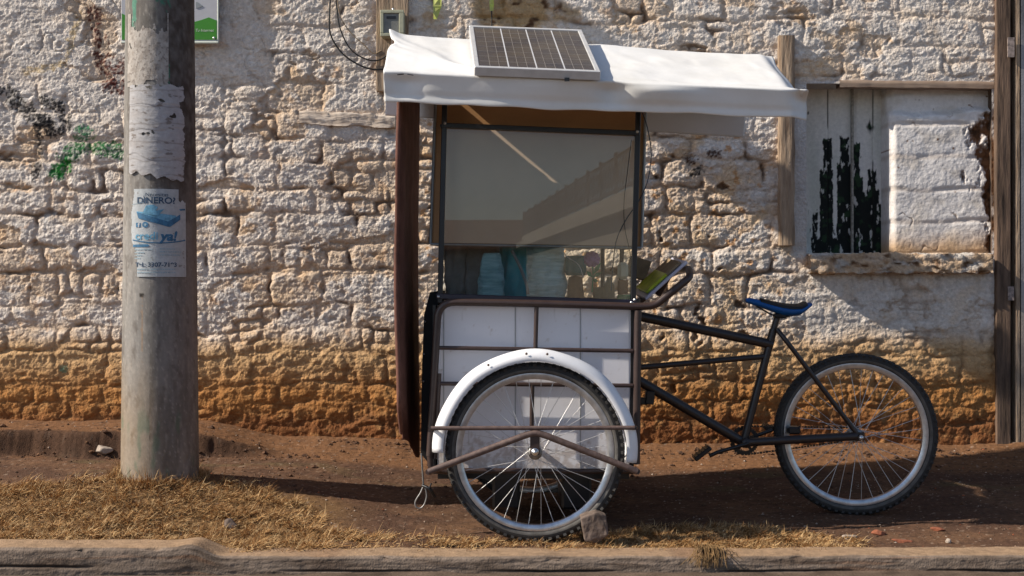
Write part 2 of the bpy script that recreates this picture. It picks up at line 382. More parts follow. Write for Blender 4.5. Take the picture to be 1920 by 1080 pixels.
# zones
low = sstep(.78, .62, Z+.06*fbm(X*3, Z*3, 21, 3))                       # splashed earth base
plaster = np.clip(sstep(-.95, -1.7, X)*sstep(1.45, 2.1, Z)+sstep(.95, 1.6, X)*sstep(1.7, 1.95, Z)*.35+.35*sstep(.1, .5, fbm(X*.8, Z*.8, 22, 2)), 0, 1)
rub = sstep(-.7, -.4, X)*sstep(1.4, 1.2, X)*sstep(2.0, 1.8, Z)         # rougher, eroded middle
rsm = sstep(1.35, 1.5, X)*sstep(1.16, 1.12, Z)*sstep(.68, .74, Z)      # smooth courses below the sill
jv = np.clip(.15+.95*sstep(-.30, .30, fbm(X*2.6, Z*3.4, 123, 3)), 0, 1)*(1-.45*plaster)
joint = np.exp(-(d/(.0058+.006*np.maximum(fbm(X*8, Z*8, 124, 2)+.3, 0)))**1.4)*jv
coat = sstep(.0, .018, fbm(X*2.1+4, Z*3.3, 150, 6, .55)+.06+.25*plaster-.25*rub)*(1-low)     # surviving limewash coat, bridging joints
joint = joint*(1-.62*coat)
crev = np.exp(-(d/.008)**1.5)*sstep(.08, .32, fbm(X*4.5, Z*7, 151, 3))*(1-.7*plaster)*(1-rsm)*(1-.5*low)
dome = .62*(1-np.exp(-d/.007))+.38*(1-np.exp(-d/.030))
H = -joint*(.0105-.006*rsm)*(1-.55*low)+dome*.0065*(1-.6*plaster)*(1-.6*rsm)*(1-.5*coat)*(1-.35*low)+coat*.0060-crev*.011
tx = (rnd(sid, 2)-.5)*.16; tz = (rnd(sid, 3)-.5)*.12
H += (rnd(sid, 4)-.5)*.008*(1-.5*plaster)*(1-.7*rsm)*sstep(0, .025, d)
lump = fbm(X*7, Z*9, 25, 4, .55); rid = fbm(X*19, Z*24, 127, 4, .6, ridge=True)
rough = .0058*lump+.0050*(rid-.1)+.0036*(fbm(X*44, Z*50, 26, 3, .65, ridge=True)-.1)+.0014*fbm(X*110, Z*110, 27, 2, .7)
H += rough*(1-.35*plaster)*(1-.62*rsm)*(.85+.35*rub)
H += (sid % 7 == 0)*(-.0045)*(1-coat)*(1-.8*plaster)*sstep(0, .006, d)*(1-rsm)
flake = fbm(X*5+3, Z*11, 28, 5, .6); fl = sstep(.02, .045, flake); fl2 = sstep(.0, .03, fbm(X*8+9, Z*16, 128, 5, .6)-.12); H += (fl*.0028+fl2*.0018)*(1-low*.7)   # layered limewash edges
crack = np.abs(fbm(X*3.2, Z*3.2, 29, 4)); H -= sstep(.018, .0, crack)*.010*plaster
pit = sstep(.40, .52, fbm(X*9+2, Z*12, 30, 3)); H -= pit*.022*(1-.7*plaster)*(.25+.75*rub)
H += -.03*low*sstep(.55, .2, Z)*0+.02*low+.012*perlin(X*.9, Z*.9, 35)
ero = fbm(X*11, Z*11, 36, 4); H += low*(.010*ero+.006*(fbm(X*6, Z*16, 137, 4, .55, ridge=True)-.1)+.0025*fbm(X*30, Z*30, 37, 2))
tag_patch = sstep(.0, .02, Z-2.2)
# colours
wash = np.array([.655, .58, .51]); Cc = np.broadcast_to(wash, X.shape+(3,)).copy()
Cc = mixc(Cc, (.57, .50, .435), sstep(-.3, .5, fbm(X*2.3, Z*2.3, 39, 3)))
Cc = mixc(Cc, (.70, .645, .59), coat*.55); Cc = mixc(Cc, (.60, .415, .25), (1-coat)*.42*(1-.7*rsm)); Cc = mixc(Cc, (.66, .40, .19), sstep(.12, .4, fbm(X*8+1, Z*10, 152, 4, .6))*(1-coat)*.5*(1-rsm))
Cc = mixc(Cc, (.46, .33, .23), np.exp(-(np.abs(fbm(X*2.1+4, Z*3.3, 150, 6, .55)+.06+.25*plaster-.25*rub)/.02)**2)*.5*(1-low))
Cc = mixc(Cc, (.72, .675, .63), fl*fl2*.5)
Cc = mixc(Cc, (.68, .63, .585), sstep(.1, .5, fbm(X*5, Z*5, 40, 3))*.7)
Cc = mixc(Cc, (.66, .46, .27), sstep(.05, .38, fbm(X*6, Z*7, 41, 4))*(.32+.40*rub)*(1-.6*plaster))
Cc = mixc(Cc, (.62, .44, .285), np.exp(-d/.016)*.62*(1-.8*plaster)*(1-rsm)*sstep(-.5, .2, fbm(X*3, Z*3, 141, 3)))
och = sstep(.33, .43, fbm(X*13, Z*13, 42, 3)); Cc = mixc(Cc, (.52, .27, .11), och*(.38+.45*rub)*(1-.8*plaster)*(1-rsm))
Cc = mixc(Cc, (.30, .215, .155), np.clip(joint*1.1, 0, 1)*(.55-.25*plaster))
Cc = mixc(Cc, (.16, .10, .065), crev*.9); Cc = mixc(Cc, (.13, .075, .045), pit*.9*(.4+.6*rub))
Cc = mixc(Cc, (.40, .46, .50), sstep(.25, .5, fbm(X*9+8, Z*4, 46, 3))*sstep(1.5, 1.3, Z)*sstep(.9, 1.05, Z)*sstep(-.9, -1.2, X)*.35)
# brown stained earth plaster above the canopy
st = sstep(.0, .25, fbm(X*3.1+2, Z*4, 47, 4)+.35-2.2*np.abs(X+.05)/1.3)*sstep(2.1, 2.22, Z)
Cc = mixc(Cc, (.40, .25, .10), st*.75); Cc = mixc(Cc, (.10, .05, .025), sstep(.15, .3, fbm(X*8, Z*12, 48, 3))*st)
# earth-splashed base
lowc = mixc(np.broadcast_to(np.array([.50, .32, .165]), X.shape+(3,)), (.38, .175, .058), sstep(.62, .42, Z+.05*fbm(X*5, Z*5, 50, 3)))
lowc = mixc(lowc, (.21, .085, .032), sstep(.40, .26, Z+.04*fbm(X*6, Z*6, 52, 3)))
lowc = mixc(lowc, (.17, .085, .04), np.clip(joint, 0, 1)*.6)
lowc = mixc(lowc, (.47, .27, .11), sstep(.1, .5, fbm(X*20, Z*20, 53, 2))*.35)
lt = np.clip(low, 0, 1)
Cc = Cc*(1-lt[..., None])+lowc*lt[..., None]
# old paint marks, peeled
def wpx(px, py): return (px-960)/FPX*WY, CZ-(py-540)/FPX*WY
def mark(pts, width, color, seed, th=.0, opacity=.95, fr=34):
    global Cc
    D = np.full(X.shape, 9.0)
    for (a, b) in zip(pts[:-1], pts[1:]):
        ax, az = wpx(*a[:2]); bx, bz = wpx(*b[:2]); vx, vz = bx-ax, bz-az; L2 = vx*vx+vz*vz+1e-9
        t = np.clip(((X-ax)*vx+(Z-az)*vz)/L2, 0, 1); D = np.minimum(D, np.hypot(X-ax-t*vx, Z-az-t*vz))
    n = fbm(X*fr, Z*fr, seed, 5, .7); th = th-.10; width = width*1.12
    Cc = mixc(Cc, color, sstep(th-.04, th+.06, n*1.1+1.16-D/width*1.05-.55*(d < .005))*opacity*(.45+.55*sstep(-.12, .08, fbm(X*58, Z*58, seed+7, 3, .6))))
mark([(8, 168), (40, 200), (95, 240)], .045, (.012, .012, .014), 60, .42)
mark([(85, 190), (120, 205), (125, 240), (100, 255), (80, 215)], .040, (.015, .015, .017), 61, .58)
mark([(70, 240), (75, 290), (68, 330)], .026, (.015, .015, .018), 62, .5)
mark([(108, 325), (125, 300), (150, 270), (200, 280), (222, 285)], .050, (.015, .15, .04), 63, .50)
mark([(150, 243), (165, 245)], .03, (.02, .17, .07), 64, .45)
mark([(110, 322), (128, 310)], .032, (.012, .17, .02), 65, .3)
mark([(175, 25), (185, 80), (205, 160), (235, 165)], .052, (.085, .018, .014), 66, .55)
mark([(215, 150), (232, 120)], .045, (.10, .025, .02), 67, .62)
mark([(150, 30), (135, 75), (120, 120), (50, 135)], .030, (.42, .27, .06), 68, .68, .6)
mark([(1290, 298), (1300, 300)], .028, (.06, .025, .015), 69, .40); mark([(1330, 288), (1345, 290)], .026, (.06, .025, .015), 70, .45)
mark([(1300, 325), (1310, 320)], .028, (.02, .014, .012), 73, .55)
mark([(118, 690), (124, 692)], .02, (.10, .30, .20), 74, .5, .7)
# bare adobe beside the door
br = sstep(.0, .06, fbm(X*9, Z*5, 75, 4)*.16+(X-2.415+.05*np.sin(Z*5)))
Cc = mixc(Cc, (.13, .062, .030), br*sstep(.5, .7, Z)); H -= br*.016*sstep(.5, .7, Z)
rec = sstep(1.40, 1.43, X)*sstep(WZ0-.02, WZ0+.02, Z)*sstep(WZ1+.03, WZ1, Z)      # plaster margin round the window
H = H*(1-rec*.8)+rec*.004; Cc = mixc(Cc, (.52, .49, .47), rec*.85*(1-br))
hole = (X > WX0) & (X < WX1) & (Z > WZ0) & (Z < WZ1)
fm = ~(hole[:-1, :-1] & hole[1:, 1:])
wallo = thing('stone_wall', 'long whitewashed rubble stone wall with ochre earth stained base', 'wall', (0, WY, 0))
gridmesh('wall_face', X, WY-H, Z, M['wall'], wallo, col=Cc, mask=fm)
MB().box((-2.2, WY+.42, 1.7), (9.2, .06, 3.8)).build('wall_core', M['houseplaster'], wallo)
MB().box((-2.28, WY+.2, 3.64), (9.44, .5, .06)).build('wall_coping', M['houseplaster'], wallo)

# ------------------------------------------------------------------ window
win = thing('shuttered_window', 'small window recess with peeling white plank shutter beside plastered infill', 'window', (1.9, WY, WZ0))
bx_, bz_ = np.meshgrid(np.arange(1.44, 2.02, .003), np.arange(WZ0-.02, WZ1+.02, .003))
YB = WY+.20
gro = np.minimum(np.minimum(np.abs(bx_-1.647), np.abs(bx_-1.883)), 9)
hb = -.006*np.exp(-(gro/.004)**2)+.0007*fbm(bx_*60, bz_*6, 80, 3)
zt = (bz_-WZ0)/(WZ1-WZ0)
nn = fbm(bx_*42, bz_*13, 81, 4, .6)*1.0
colm = np.interp(bx_+.008*perlin(bx_*0, bz_*14, 181), [1.50, 1.56, 1.60, 1.617, 1.63, 1.66, 1.675, 1.70, 1.712, 1.73, 1.756, 1.764, 1.778, 1.79, 1.808, 1.82, 1.846, 1.86, 1.896, 1.91, 1.93, 1.95], [.04, .08, .16, .38, .67, .68, .36, .34, .62, .71, .66, .40, .55, .66, .60, .36, .34, .50, .50, .24, .14, .04])
ff = np.full(bx_.shape, -9.0); n2 = fbm(bx_*40, bz_*16, 185, 5, .6)
for c_, w_, t_ in ((1.645, .018, .69), (1.640, .031, .50), (1.735, .021, .70), (1.733, .034, .54), (1.797, .012, .66), (1.800, .028, .46), (1.878, .018, .50), (1.868, .046, .38), (1.735, .17, .09), (1.58, .010, .24), (1.925, .012, .30)):
    ff = np.maximum(ff, np.minimum(w_-np.abs(bx_-c_), (t_-zt)*.35))
pe = sstep(-.001, .002, ff+.004+.012*n2)*(1-.8*sstep(.28, .36, fbm(bx_*30, bz_*11, 182, 4, .6)+.06*(1-zt)))
pe = np.maximum(pe, sstep(.0, .05, .06-np.abs(zt-.77-.02*nn)-np.abs(bx_-1.868)*2.2+.05*nn)); pe = np.maximum(pe, .8*sstep(.30, .42, fbm(bx_*60, bz_*14, 183, 3))*sstep(.45, .1, zt)); pe = np.maximum(pe, sstep(.6, .66, fbm(bx_*25, bz_*12, 184, 2))*sstep(1, .8, zt))
cb = mixc(np.broadcast_to(np.array([.70, .67, .62]), bx_.shape+(3,)), (.56, .56, .50), sstep(-.2, .5, fbm(bx_*8, bz_*3, 83, 3)))
dk = mixc(np.broadcast_to(np.array([.008, .010, .009]), bx_.shape+(3,)), (.02, .045, .02), sstep(.1, .4, fbm(bx_*18, bz_*18, 84, 3)))
cb = cb*(1-pe[..., None])+dk*pe[..., None]; cb = mixc(cb, (.02, .02, .016), np.exp(-(gro/.003)**2)*sstep(-.1, .1, fbm(bx_*0+bx_, bz_*4, 85, 2)))
hb -= pe*.0015
gridmesh('shutter_boards', bx_, YB-hb, bz_, M['vcol'], win, col=cb)
MB().box((1.770, YB-.014, (WZ0+WZ1)/2), (.011, .02, WZ1-WZ0)).build('cover_strip', mat('pale_strip', (.36, .33, .28), .8, var=.3, vscale=60), win)
ix, iz = np.meshgrid(np.concatenate([np.full(3, 1.925), np.arange(1.925, 2.45, .004)]), np.arange(WZ0-.02, WZ1+.01, .004))
ang = np.tile(np.concatenate([[.16, .10, .045], np.zeros(ix.shape[1]-3)]), (ix.shape[0], 1))
cd = np.abs(np.mod(iz+.012*perlin(ix*5, iz*2, 86)+.02, .165)-.08); cdj = sstep(.062, .08, cd)
hi = .005*fbm(ix*7, iz*7, 87, 3)+.0018*fbm(ix*32, iz*32, 88, 3)-.0055*cdj*sstep(-.4, .1, fbm(ix*5, iz*9, 97, 2))
topr = sstep(1.83, 1.87, iz+.02*perlin(ix*6, ix*0, 91)-.03*sstep(2.2, 2.4, ix)); hi -= .045*topr
rnd_edge = sstep(1.925, 1.965, ix); hi -= (1-rnd_edge)**2*.02
ba = sstep(.0, .05, fbm(ix*9, iz*6, 89, 5, .6)*.20+(ix-2.362+.03*np.sin(iz*9))-.10*sstep(1.83, 1.9, iz)); hi -= ba*.02+ba*.012*np.maximum(fbm(ix*20, iz*20, 98, 3), 0)
ci = mixc(np.broadcast_to(np.array([.70, .665, .64]), ix.shape+(3,)), (.60, .55, .50), sstep(0, .5, fbm(ix*6, iz*9, 90, 3)))
ci = mixc(ci, (.45, .27, .12), sstep(WZ0+.16, WZ0+.01, iz+.04*perlin(ix*6, iz*6, 92))*.85)
ick = sstep(.018, .004, np.abs(fbm(ix*4, iz*3, 99, 4)))*sstep(.1, .4, fbm(ix*5, iz*5, 100, 2)); hi -= ick*.004; ci = mixc(ci, (.25, .16, .10), ick*.8)
ci = mixc(ci, (.36, .26, .18), cdj*.35); ci = ci*(1-ba[..., None])+ba[..., None]*mixc(np.broadcast_to(np.array([.17, .080, .038]), ix.shape+(3,)), (.06, .03, .016), sstep(-.1, .3, fbm(ix*22, iz*18, 198, 4)))
ci = mixc(ci, (.2, .12, .08), sstep(.5, .6, fbm(ix*22, iz*22, 93, 3)))
gridmesh('infill', ix, WY+.034-hi+ang, iz, mat('infill_plaster', 0, .95, attr=True, var=.12, vscale=40, bump=.004, bscale=60, spec=.15), win, col=ci)
b = MB(); b.box((1.47, WY+.14, (WZ0+WZ1)/2), (.024, .24, WZ1-WZ0+.02)); b.box((1.95, WY+.14, WZ1+.016), (.96, .24, .03)); b.box((1.95, WY+.14, WZ0-.016), (.96, .24, .03))
b.build('reveal', mat('reveal_plaster', (.5, .46, .42), .9, var=.1, bump=.004, bscale=30), win)
def rough_bar(name, x0, x1, y0, y1, z0, z1, m, parent, amp=.004, seed=1, step=.012, tilt=0, col=None):
    n = max(int((x1-x0)/step), 4); a = np.linspace(x0, x1, n); per = []
    ny, nz = max(int((y1-y0)/step), 2), max(int((z1-z0)/step), 2)
    for t in np.linspace(0, 1, nz+1)[:-1]: per.append((y0, z0+(z1-z0)*t))
    for t in np.linspace(0, 1, ny+1)[:-1]: per.append((y0+(y1-y0)*t, z1))
    for t in np.linspace(0, 1, nz+1)[:-1]: per.append((y1, z1-(z1-z0)*t))
    for t in np.linspace(0, 1, ny+1): per.append((y1-(y1-y0)*t, z0))
    per = np.array(per); A, PY = np.meshgrid(a, per[:, 0]); _, PZ = np.meshgrid(a, per[:, 1])
    cy, cz = (y0+y1)/2, (z0+z1)/2; k = fbm(A*9, PZ*30+PY*30, seed, 4)*amp+fbm(A*40, PZ*60, seed+3, 2)*amp*.4
    PY2 = PY+np.sign(PY-cy)*k-0*PY; PZ2 = PZ+np.sign(PZ-cz)*k+(A-x0)*tilt
    o = gridmesh(name, A, PY2, PZ2, m, parent, col=None if col is None else col(A, PY2, PZ2), flip=True)
    return o
rough_bar('lintel', 1.655, 2.434, WY-.010, WY+.06, 1.975, 2.010, M['woodh'], win, .004, 5, tilt=-.010)
def sillc(A, Y_, Z_):
    c = mixc(np.broadcast_to(np.array([.50, .36, .24]), A.shape+(3,)), (.45, .41, .37), sstep(-.1, .4, fbm(A*9, Z_*20, 7, 3)))
    return mixc(c, (.16, .09, .05), sstep(.1, .4, fbm(A*14, Z_*30, 8, 3)))
rough_bar('sill', 1.49, 2.40, WY-.085, WY+.09, 1.035, 1.128, M['wall'], win, .020, 9, .008, tilt=.004, col=sillc)

# timber set in the wall
def vplank(name, px0, px1, py0, py1, Y, thick, m, label, cat, seed=1):
    a = P(px0, py1, Y); c = P(px1, py0, Y); n = 60
    zz = np.linspace(a.z, c.z, n); hw = (c.x-a.x)/2; cx = (a.x+c.x)/2
    per = [(-1, 1), (-1, -1), (-.6, -1.05), (-.2, -1), (.2, -1.08), (.6, -1), (1, -1), (1, 1)]
    A, Zz = np.meshgrid(np.arange(len(per)), zz); pp = np.array(per)
    XX = cx+pp[A, 0]*hw+.004*perlin(A*.7, Zz*7, seed); YY = Y+thick/2+pp[A, 1]*thick/2+.003*perlin(A*2.3, Zz*9, seed+2)
    o = gridmesh(name, XX, YY, Zz, m, None, flip=False)
    return tag(o, label, cat)
vplank('timber_post', 1461, 1490, 66, 460, WY-.045, .09, M['wood'], 'upright weathered timber set into the wall left of the window', 'timber', 3)
rough_bar_o = rough_bar('timber_beam', P(562, 0, WY).x, P(742, 0, WY).x, WY-.022, WY+.05, P(0, 232, WY).z, P(0, 208, WY).z, mat('whitewashed_timber', (.60, .52, .44), .9, var=.25, vscale=30, bump=.007, bscale=60, stretch=(.2, 1, 1), var2=(.40, .31, .24)), None, .011, 15, .01, tilt=-.05)
tag(rough_bar_o, 'short grey weathered timber lying flat in the wall left of the cart', 'timber')

# ------------------------------------------------------------------ door at the right edge
door = thing('plank_door', 'weathered door with brown timber frame at the right edge of wall', 'door', (2.6, WY, .1))
zA, zB = .09, 3.0
b = MB(); b.box((2.4715, WY+.02, (zA+zB)/2), (.071, .12, zB-zA), bev=.003); b.build('frame_post', M['darkwood'], door)
b = MB(); b.box((2.527, WY+.16, (zA+zB)/2), (.05, .02, zB-zA)); b.build('dark_gap', M['dark'], door)
b = MB(); b.box((2.545, WY+.0, (zA+zB)/2), (.024, .07, zB-zA), bev=.004); b.build('edge_strip', M['wood'], door)
b = MB()
b.box((2.505, WY-.047, P(0, 92, WY).z), (.034, .006, .10)); b.box((2.505, WY-.047, P(0, 550, WY).z), (.03, .006, .07)); b.build('hinge_plate', mat('painted_hinge', (.35, .28, .25), .7, var=.4, vscale=60), door)
dx_, dz_ = np.meshgrid(np.arange(2.56, 3.42, .01), np.arange(zA, zB, .01))
cdn = mixc(np.broadcast_to(np.array([.30, .295, .30]), dx_.shape+(3,)), (.14, .14, .15), sstep(-.1, .3, fbm(dx_*9, dz_*2.2, 95, 4)))
cdn = mixc(cdn, (.42, .41, .41), sstep(.1, .3, fbm(dx_*14, dz_*1.6, 96, 5)))
cdn = mixc(cdn, (.34, .25, .17), sstep(1.2, .3, dz_+.2*fbm(dx_*9, dz_*3, 97, 3))*.95)
gridmesh('door_leaf', dx_, WY-.03-.006*np.abs(np.sin(dx_*18)), dz_, M['door'], door, col=cdn)
MB().box((2.45, WY+.30, 1.6), (.5, .02, 3.4)).build('backing', M['dark'], door)
MB().box((3.0, WY+.08, 3.06), (1.12, .16, .12)).build('head', M['darkwood'], door)
b = MB(); b.box((3.48, WY+.02, (zA+zB)/2), (.06, .12, zB-zA)); b.build('frame_post', M['darkwood'], door)
x2, z2 = np.meshgrid(np.arange(3.51, 8, .03), np.arange(-.1, 3.6, .03)); dd, _s = stone_field(x2, z2, 17)
c2 = mixc(np.broadcast_to(wash, x2.shape+(3,)), (.36, .2, .08), sstep(.78, .5, z2)); c2 = mixc(c2, (.3, .2, .15), np.exp(-(dd/.015)**2)*.6)
wr = thing('stone_wall', 'further stretch of whitewashed stone wall beyond the door', 'wall', (5.7, WY, 0))
gridmesh('wall_face', x2, WY-(-.02*np.exp(-(dd/.015)**2)+.01*fbm(x2*9, z2*9, 4, 3)), z2, M['wall'], wr, col=c2)
MB().box((5.76, WY+.42, 1.7), (4.5, .06, 3.8)).build('wall_core', M['houseplaster'], wr)

# ------------------------------------------------------------------ things on the wall
sg = thing('wall_sign', 'white and green framed sign on the wall partly behind the pole', 'sign', P(318, 40, WY-.04))
ys = WY-.055
a = P(228, 82, ys); c = P(409, -120, ys)
MB().box(((a.x+c.x)/2, ys, (a.z+c.z)/2), (c.x-a.x, .012, c.z-a.z), bev=.002).build('board', M['signwhite'], sg)
def pz(px, py, Y): p = P(px, py, Y); return (p.x, p.z)
gw = [pz(229.5, 75, ys), pz(229.5, 26, ys)]+[pz(229.5+k*14.8, 26+17*math.sin(math.pi*k/12)**.8+12*k/12*(1-k/12)*1.5, ys) for k in range(1, 12)]+[pz(407, 39, ys), pz(407, 75, ys)]
MB().prism(gw[::-1], ys-.0085, ys-.004).build('green_band', M['signgreen'], sg)
b = MB(); b.tube([P(228, 80, ys-.008), P(409, 80, ys-.008)], .007, 8); b.tube([P(409, 80, ys-.006), P(409, -120, ys-.006)], .004, 8); b.build('frame', M['signframe'], sg)
for qx in (402, 238):
    MB().lathe([(0, -.016), (.006, -.014), (.007, -.006)], 12, 'Y', P(qx, 72, ys)).build('screw', M['steel'], sg)
b = MB(); b.prism([pz(368, 16, ys), pz(374, 15, ys), pz(381, 12, ys), pz(372, 5, ys), pz(368, 4, ys)], ys-.0085, ys-.004); b.build('printed_shape', M['trim'], sg)

FONT_CACHE = {}
def text_polys(txt, size, bold=0.0, shear=0):
    cu = bpy.data.curves.new('t', 'FONT'); cu.body = txt; cu.size = size; cu.align_x = 'CENTER'; cu.offset = bold; cu.shear = shear
    o = bpy.data.objects.new('t', cu); C.objects.link(o); bpy.context.view_layer.update()
    me = bpy.data.meshes.new_from_object(o.evaluated_get(bpy.context.evaluated_depsgraph_get()))
    vs = [v.co.copy() for v in me.vertices]; fs = [tuple(p.vertices) for p in me.polygons]
    bpy.data.objects.remove(o); bpy.data.curves.remove(cu); bpy.data.meshes.remove(me); return vs, fs
# text on sign
vs, fs = text_polys('Tu Internet', .020, 0, .2); o3 = P(384, 60, ys)
b = MB(); b.add([(o3.x+v.x, ys-.0100, o3.z+v.y) for v in vs], fs, False); b.build('lettering', M['signframe'], sg)

mt = thing('electricity_meter', 'pale green electricity meter on a wooden board above the canopy corner', 'meter', P(738, 60, WY-.05))
a = P(706, 172, WY-.03); c = P(766, -60, WY-.03)
MB().box(((a.x+c.x)/2, WY-.035, (a.z+c.z)/2), (c.x-a.x, .03, c.z-a.z), bev=.002).build('mounting_board', M['wood'], mt)
a = P(714, 70, WY-.1); c = P(758, 21, WY-.1); cx_, cz_ = (a.x+c.x)/2, (a.z+c.z)/2; wd, hg = c.x-a.x, c.z-a.z
bo = MB().box((cx_, WY-.085, cz_), (wd, .07, hg), bev=.006).build('casing', M['meter'], mt)
b = MB()
for sx, sz, w_, h_ in ((0, .5, 1, .12), (0, -.5, 1, .12), (-.5, 0, .14, 1), (.5, 0, .20, 1)):
    b.box((cx_+sx*wd*(1-w_ if sx else 1), WY-.125, cz_+sz*hg*(1-h_ if sz else 1)), (wd*w_, .012, hg*(h_ if sz else .76)), bev=.002)
b.build('rim', M['meter'], mt)
MB().box((cx_-.003, WY-.121, cz_), (wd*.66, .004, hg*.76)).build('dial_plate', M['meterface'], mt)
MB().box((cx_-.004, WY-.1245, cz_+hg*.22), (wd*.40, .003, hg*.10)).build('counter', M['black'], mt)
MB().lathe([(0, -.02), (.008, -.016), (.009, 0)], 12, 'Y', (cx_, WY-.06, cz_+hg*.62)).build('seal_screw', M['steel'], mt)
def cable(pxpts, Y, r, m, name, label, amp=0):
    pts = [P(p[0], p[1], p[2] if len(p) > 2 else Y) for p in pxpts]
    b = MB(); b.tube(catmull(pts, 8), r, 8); return tag(b.build(name, m), label, 'cable', 'cables hanging by the electricity meter')
cable([(622, -60), (618, 30), (620, 65), (640, 98), (670, 120), (700, 130), (735, 128)], WY-.05, .0042, M['cable'], 'cable', 'thick black cable in the lowest loop left of the meter')
cable([(626, -60), (632, 20), (640, 60), (660, 95), (690, 112), (712, 112), (730, 100)], WY-.06, .0036, M['cable'], 'cable', 'thinner dark cable looping just above the thick one by the meter')
cable([(628, -60), (636, 22), (655, 58), (680, 82), (700, 100), (715, 95)], WY-.052, .0022, M['card'], 'cable', 'thin brown wire running in the topmost loop by the meter')
b = MB()
def ribbon(pts, wd, Y, label):
    vs = []; fs = []
    for i, (px, py, s_) in enumerate(pts):
        a = P(px-wd*s_, py, Y+.006*math.sin(i*1.7)); c = P(px+wd*s_, py, Y-.006*math.sin(i*1.7)); vs += [a, c, c+Vector((0, .002, 0)), a+Vector((0, .002, 0))]
    for i in range(len(pts)-1):
        for k in range(4): fs.append((i*4+k, i*4+(k+1) % 4, i*4+4+(k+1) % 4, i*4+4+k))
    n = len(vs); fs += [(0, 1, 2, 3), (n-1, n-2, n-3, n-4)]
    tag(MB().add(vs, fs, False).build('ribbon', M['lime'], None), label, 'ribbon', 'lime ribbons hanging on the wall')
ribbon([(820, -60, 1), (820, -10, 1), (820, 12, .95), (818, 24, .7), (816, 36, .4)], 8, WY-.06, 'wider lime ribbon with torn tip hanging left of the solar panel')
ribbon([(921, -60, 1), (921, -10, 1), (922, 10, 1), (922, 20, .8)], 4, WY-.06, 'narrow lime ribbon hanging on a dark wire above the solar panel')
tag(MB().tube([P(922, 18, WY-.055), P(922, 60, WY-.055)], .003, 8).build('wire', M['cable']), 'short dark wire below the narrow lime ribbon', 'wire')

# ------------------------------------------------------------------ utility pole
PX_, PY_ = -1.497, 5.40
def pole_r(z): return .1615-.0098*(z-.14)
pole = thing('utility_pole', 'thick grey concrete utility pole standing in dry grass', 'pole', (PX_, PY_, .1))
zz = np.concatenate([np.arange(-.05, 2.3, .008), np.arange(2.3, 8, .1)]); th = np.linspace(0, 2*math.pi, 181)
T, Zp = np.meshgrid(th, zz); U = np.sin(T); 
def pole_xy(T, Z, off=0): r = pole_r(Z)+off; return PX_+r*np.sin(T), PY_-r*np.cos(T)
s_arc = T*.16
rg = .0010*fbm(s_arc*30, Zp*30, 201, 4)-.004*sstep(.48, .6, fbm(s_arc*16, Zp*10, 202, 3))
XP, YP = pole_xy(T, Zp, rg)
cp = mixc(np.broadcast_to(np.array([.238, .225, .210]), T.shape+(3,)), (.130, .118, .106), sstep(-.35, .5, fbm(s_arc*7, Zp*1.3, 203, 5)+.25*fbm(s_arc*60, Zp*8, 213, 3)))
cp = mixc(cp, (.33, .30, .265), sstep(.1, .6, fbm(s_arc*50, Zp*12, 214, 3))*.5)
cp = mixc(cp, (.10, .085, .075), sstep(.05, .4, fbm(s_arc*22, Zp*9, 215, 5, .65))*.6)
cp = mixc(cp, (.36, .33, .30), sstep(.3, .5, fbm(s_arc*90, Zp*60, 216, 2))*.5)
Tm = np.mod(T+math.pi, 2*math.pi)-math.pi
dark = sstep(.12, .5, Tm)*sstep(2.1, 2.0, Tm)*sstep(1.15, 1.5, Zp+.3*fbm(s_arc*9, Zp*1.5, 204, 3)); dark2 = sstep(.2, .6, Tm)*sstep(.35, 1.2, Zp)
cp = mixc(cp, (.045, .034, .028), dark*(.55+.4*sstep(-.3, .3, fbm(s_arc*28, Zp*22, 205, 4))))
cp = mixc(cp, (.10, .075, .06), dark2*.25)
cp = mixc(cp, (.27, .185, .10), sstep(.75, .40, Zp+.12*fbm(s_arc*12, Zp*3, 206, 3))*sstep(.6, -.3, Tm)*.45)
cp = mixc(cp, (.07, .13, .085), sstep(.15, .45, fbm(s_arc*18, Zp*6, 207, 3))*sstep(.55, .35, Zp)*.5)
def pband(t0, z0, wd, h, c_, sd_, th_=0, op=.9):
    global cp
    n = fbm(s_arc*60, Zp*30, sd_, 4, .6); cp = mixc(cp, c_, sstep(th_, th_+.12, 1-np.maximum(np.abs(Tm-t0)/wd, np.abs(Zp-z0)/h)+n*.7)*op)
pband(-.55, 2.16, .12, .16, (.06, .25, .17), 208, .25, .7); pband(.35, 2.2, .30, .10, (.04, .17, .11), 209, .35, .8); pband(.45, 1.85, .10, .05, (.04, .20, .13), 210, .2, .8)
pband(-.22, .80, .025, .13, (.30, .16, .06), 211, .1, .5); pband(-.24, .93, .07, .010, (.02, .015, .012), 212, .1, .95)
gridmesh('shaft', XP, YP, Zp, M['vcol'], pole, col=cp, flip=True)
# unseen box and bracket added to cast the slanting shadow band across the wall
MB().box((PX_-.10, 5.84, 3.62), (.10, .56, .30), bev=.006).build('shadow_caster', M['galv'], pole)
MB().box((PX_-.10, 5.51, 3.62), (.04, .16, .05)).build('bracket', M['galv'], pole)  # mount of the added shadow caster

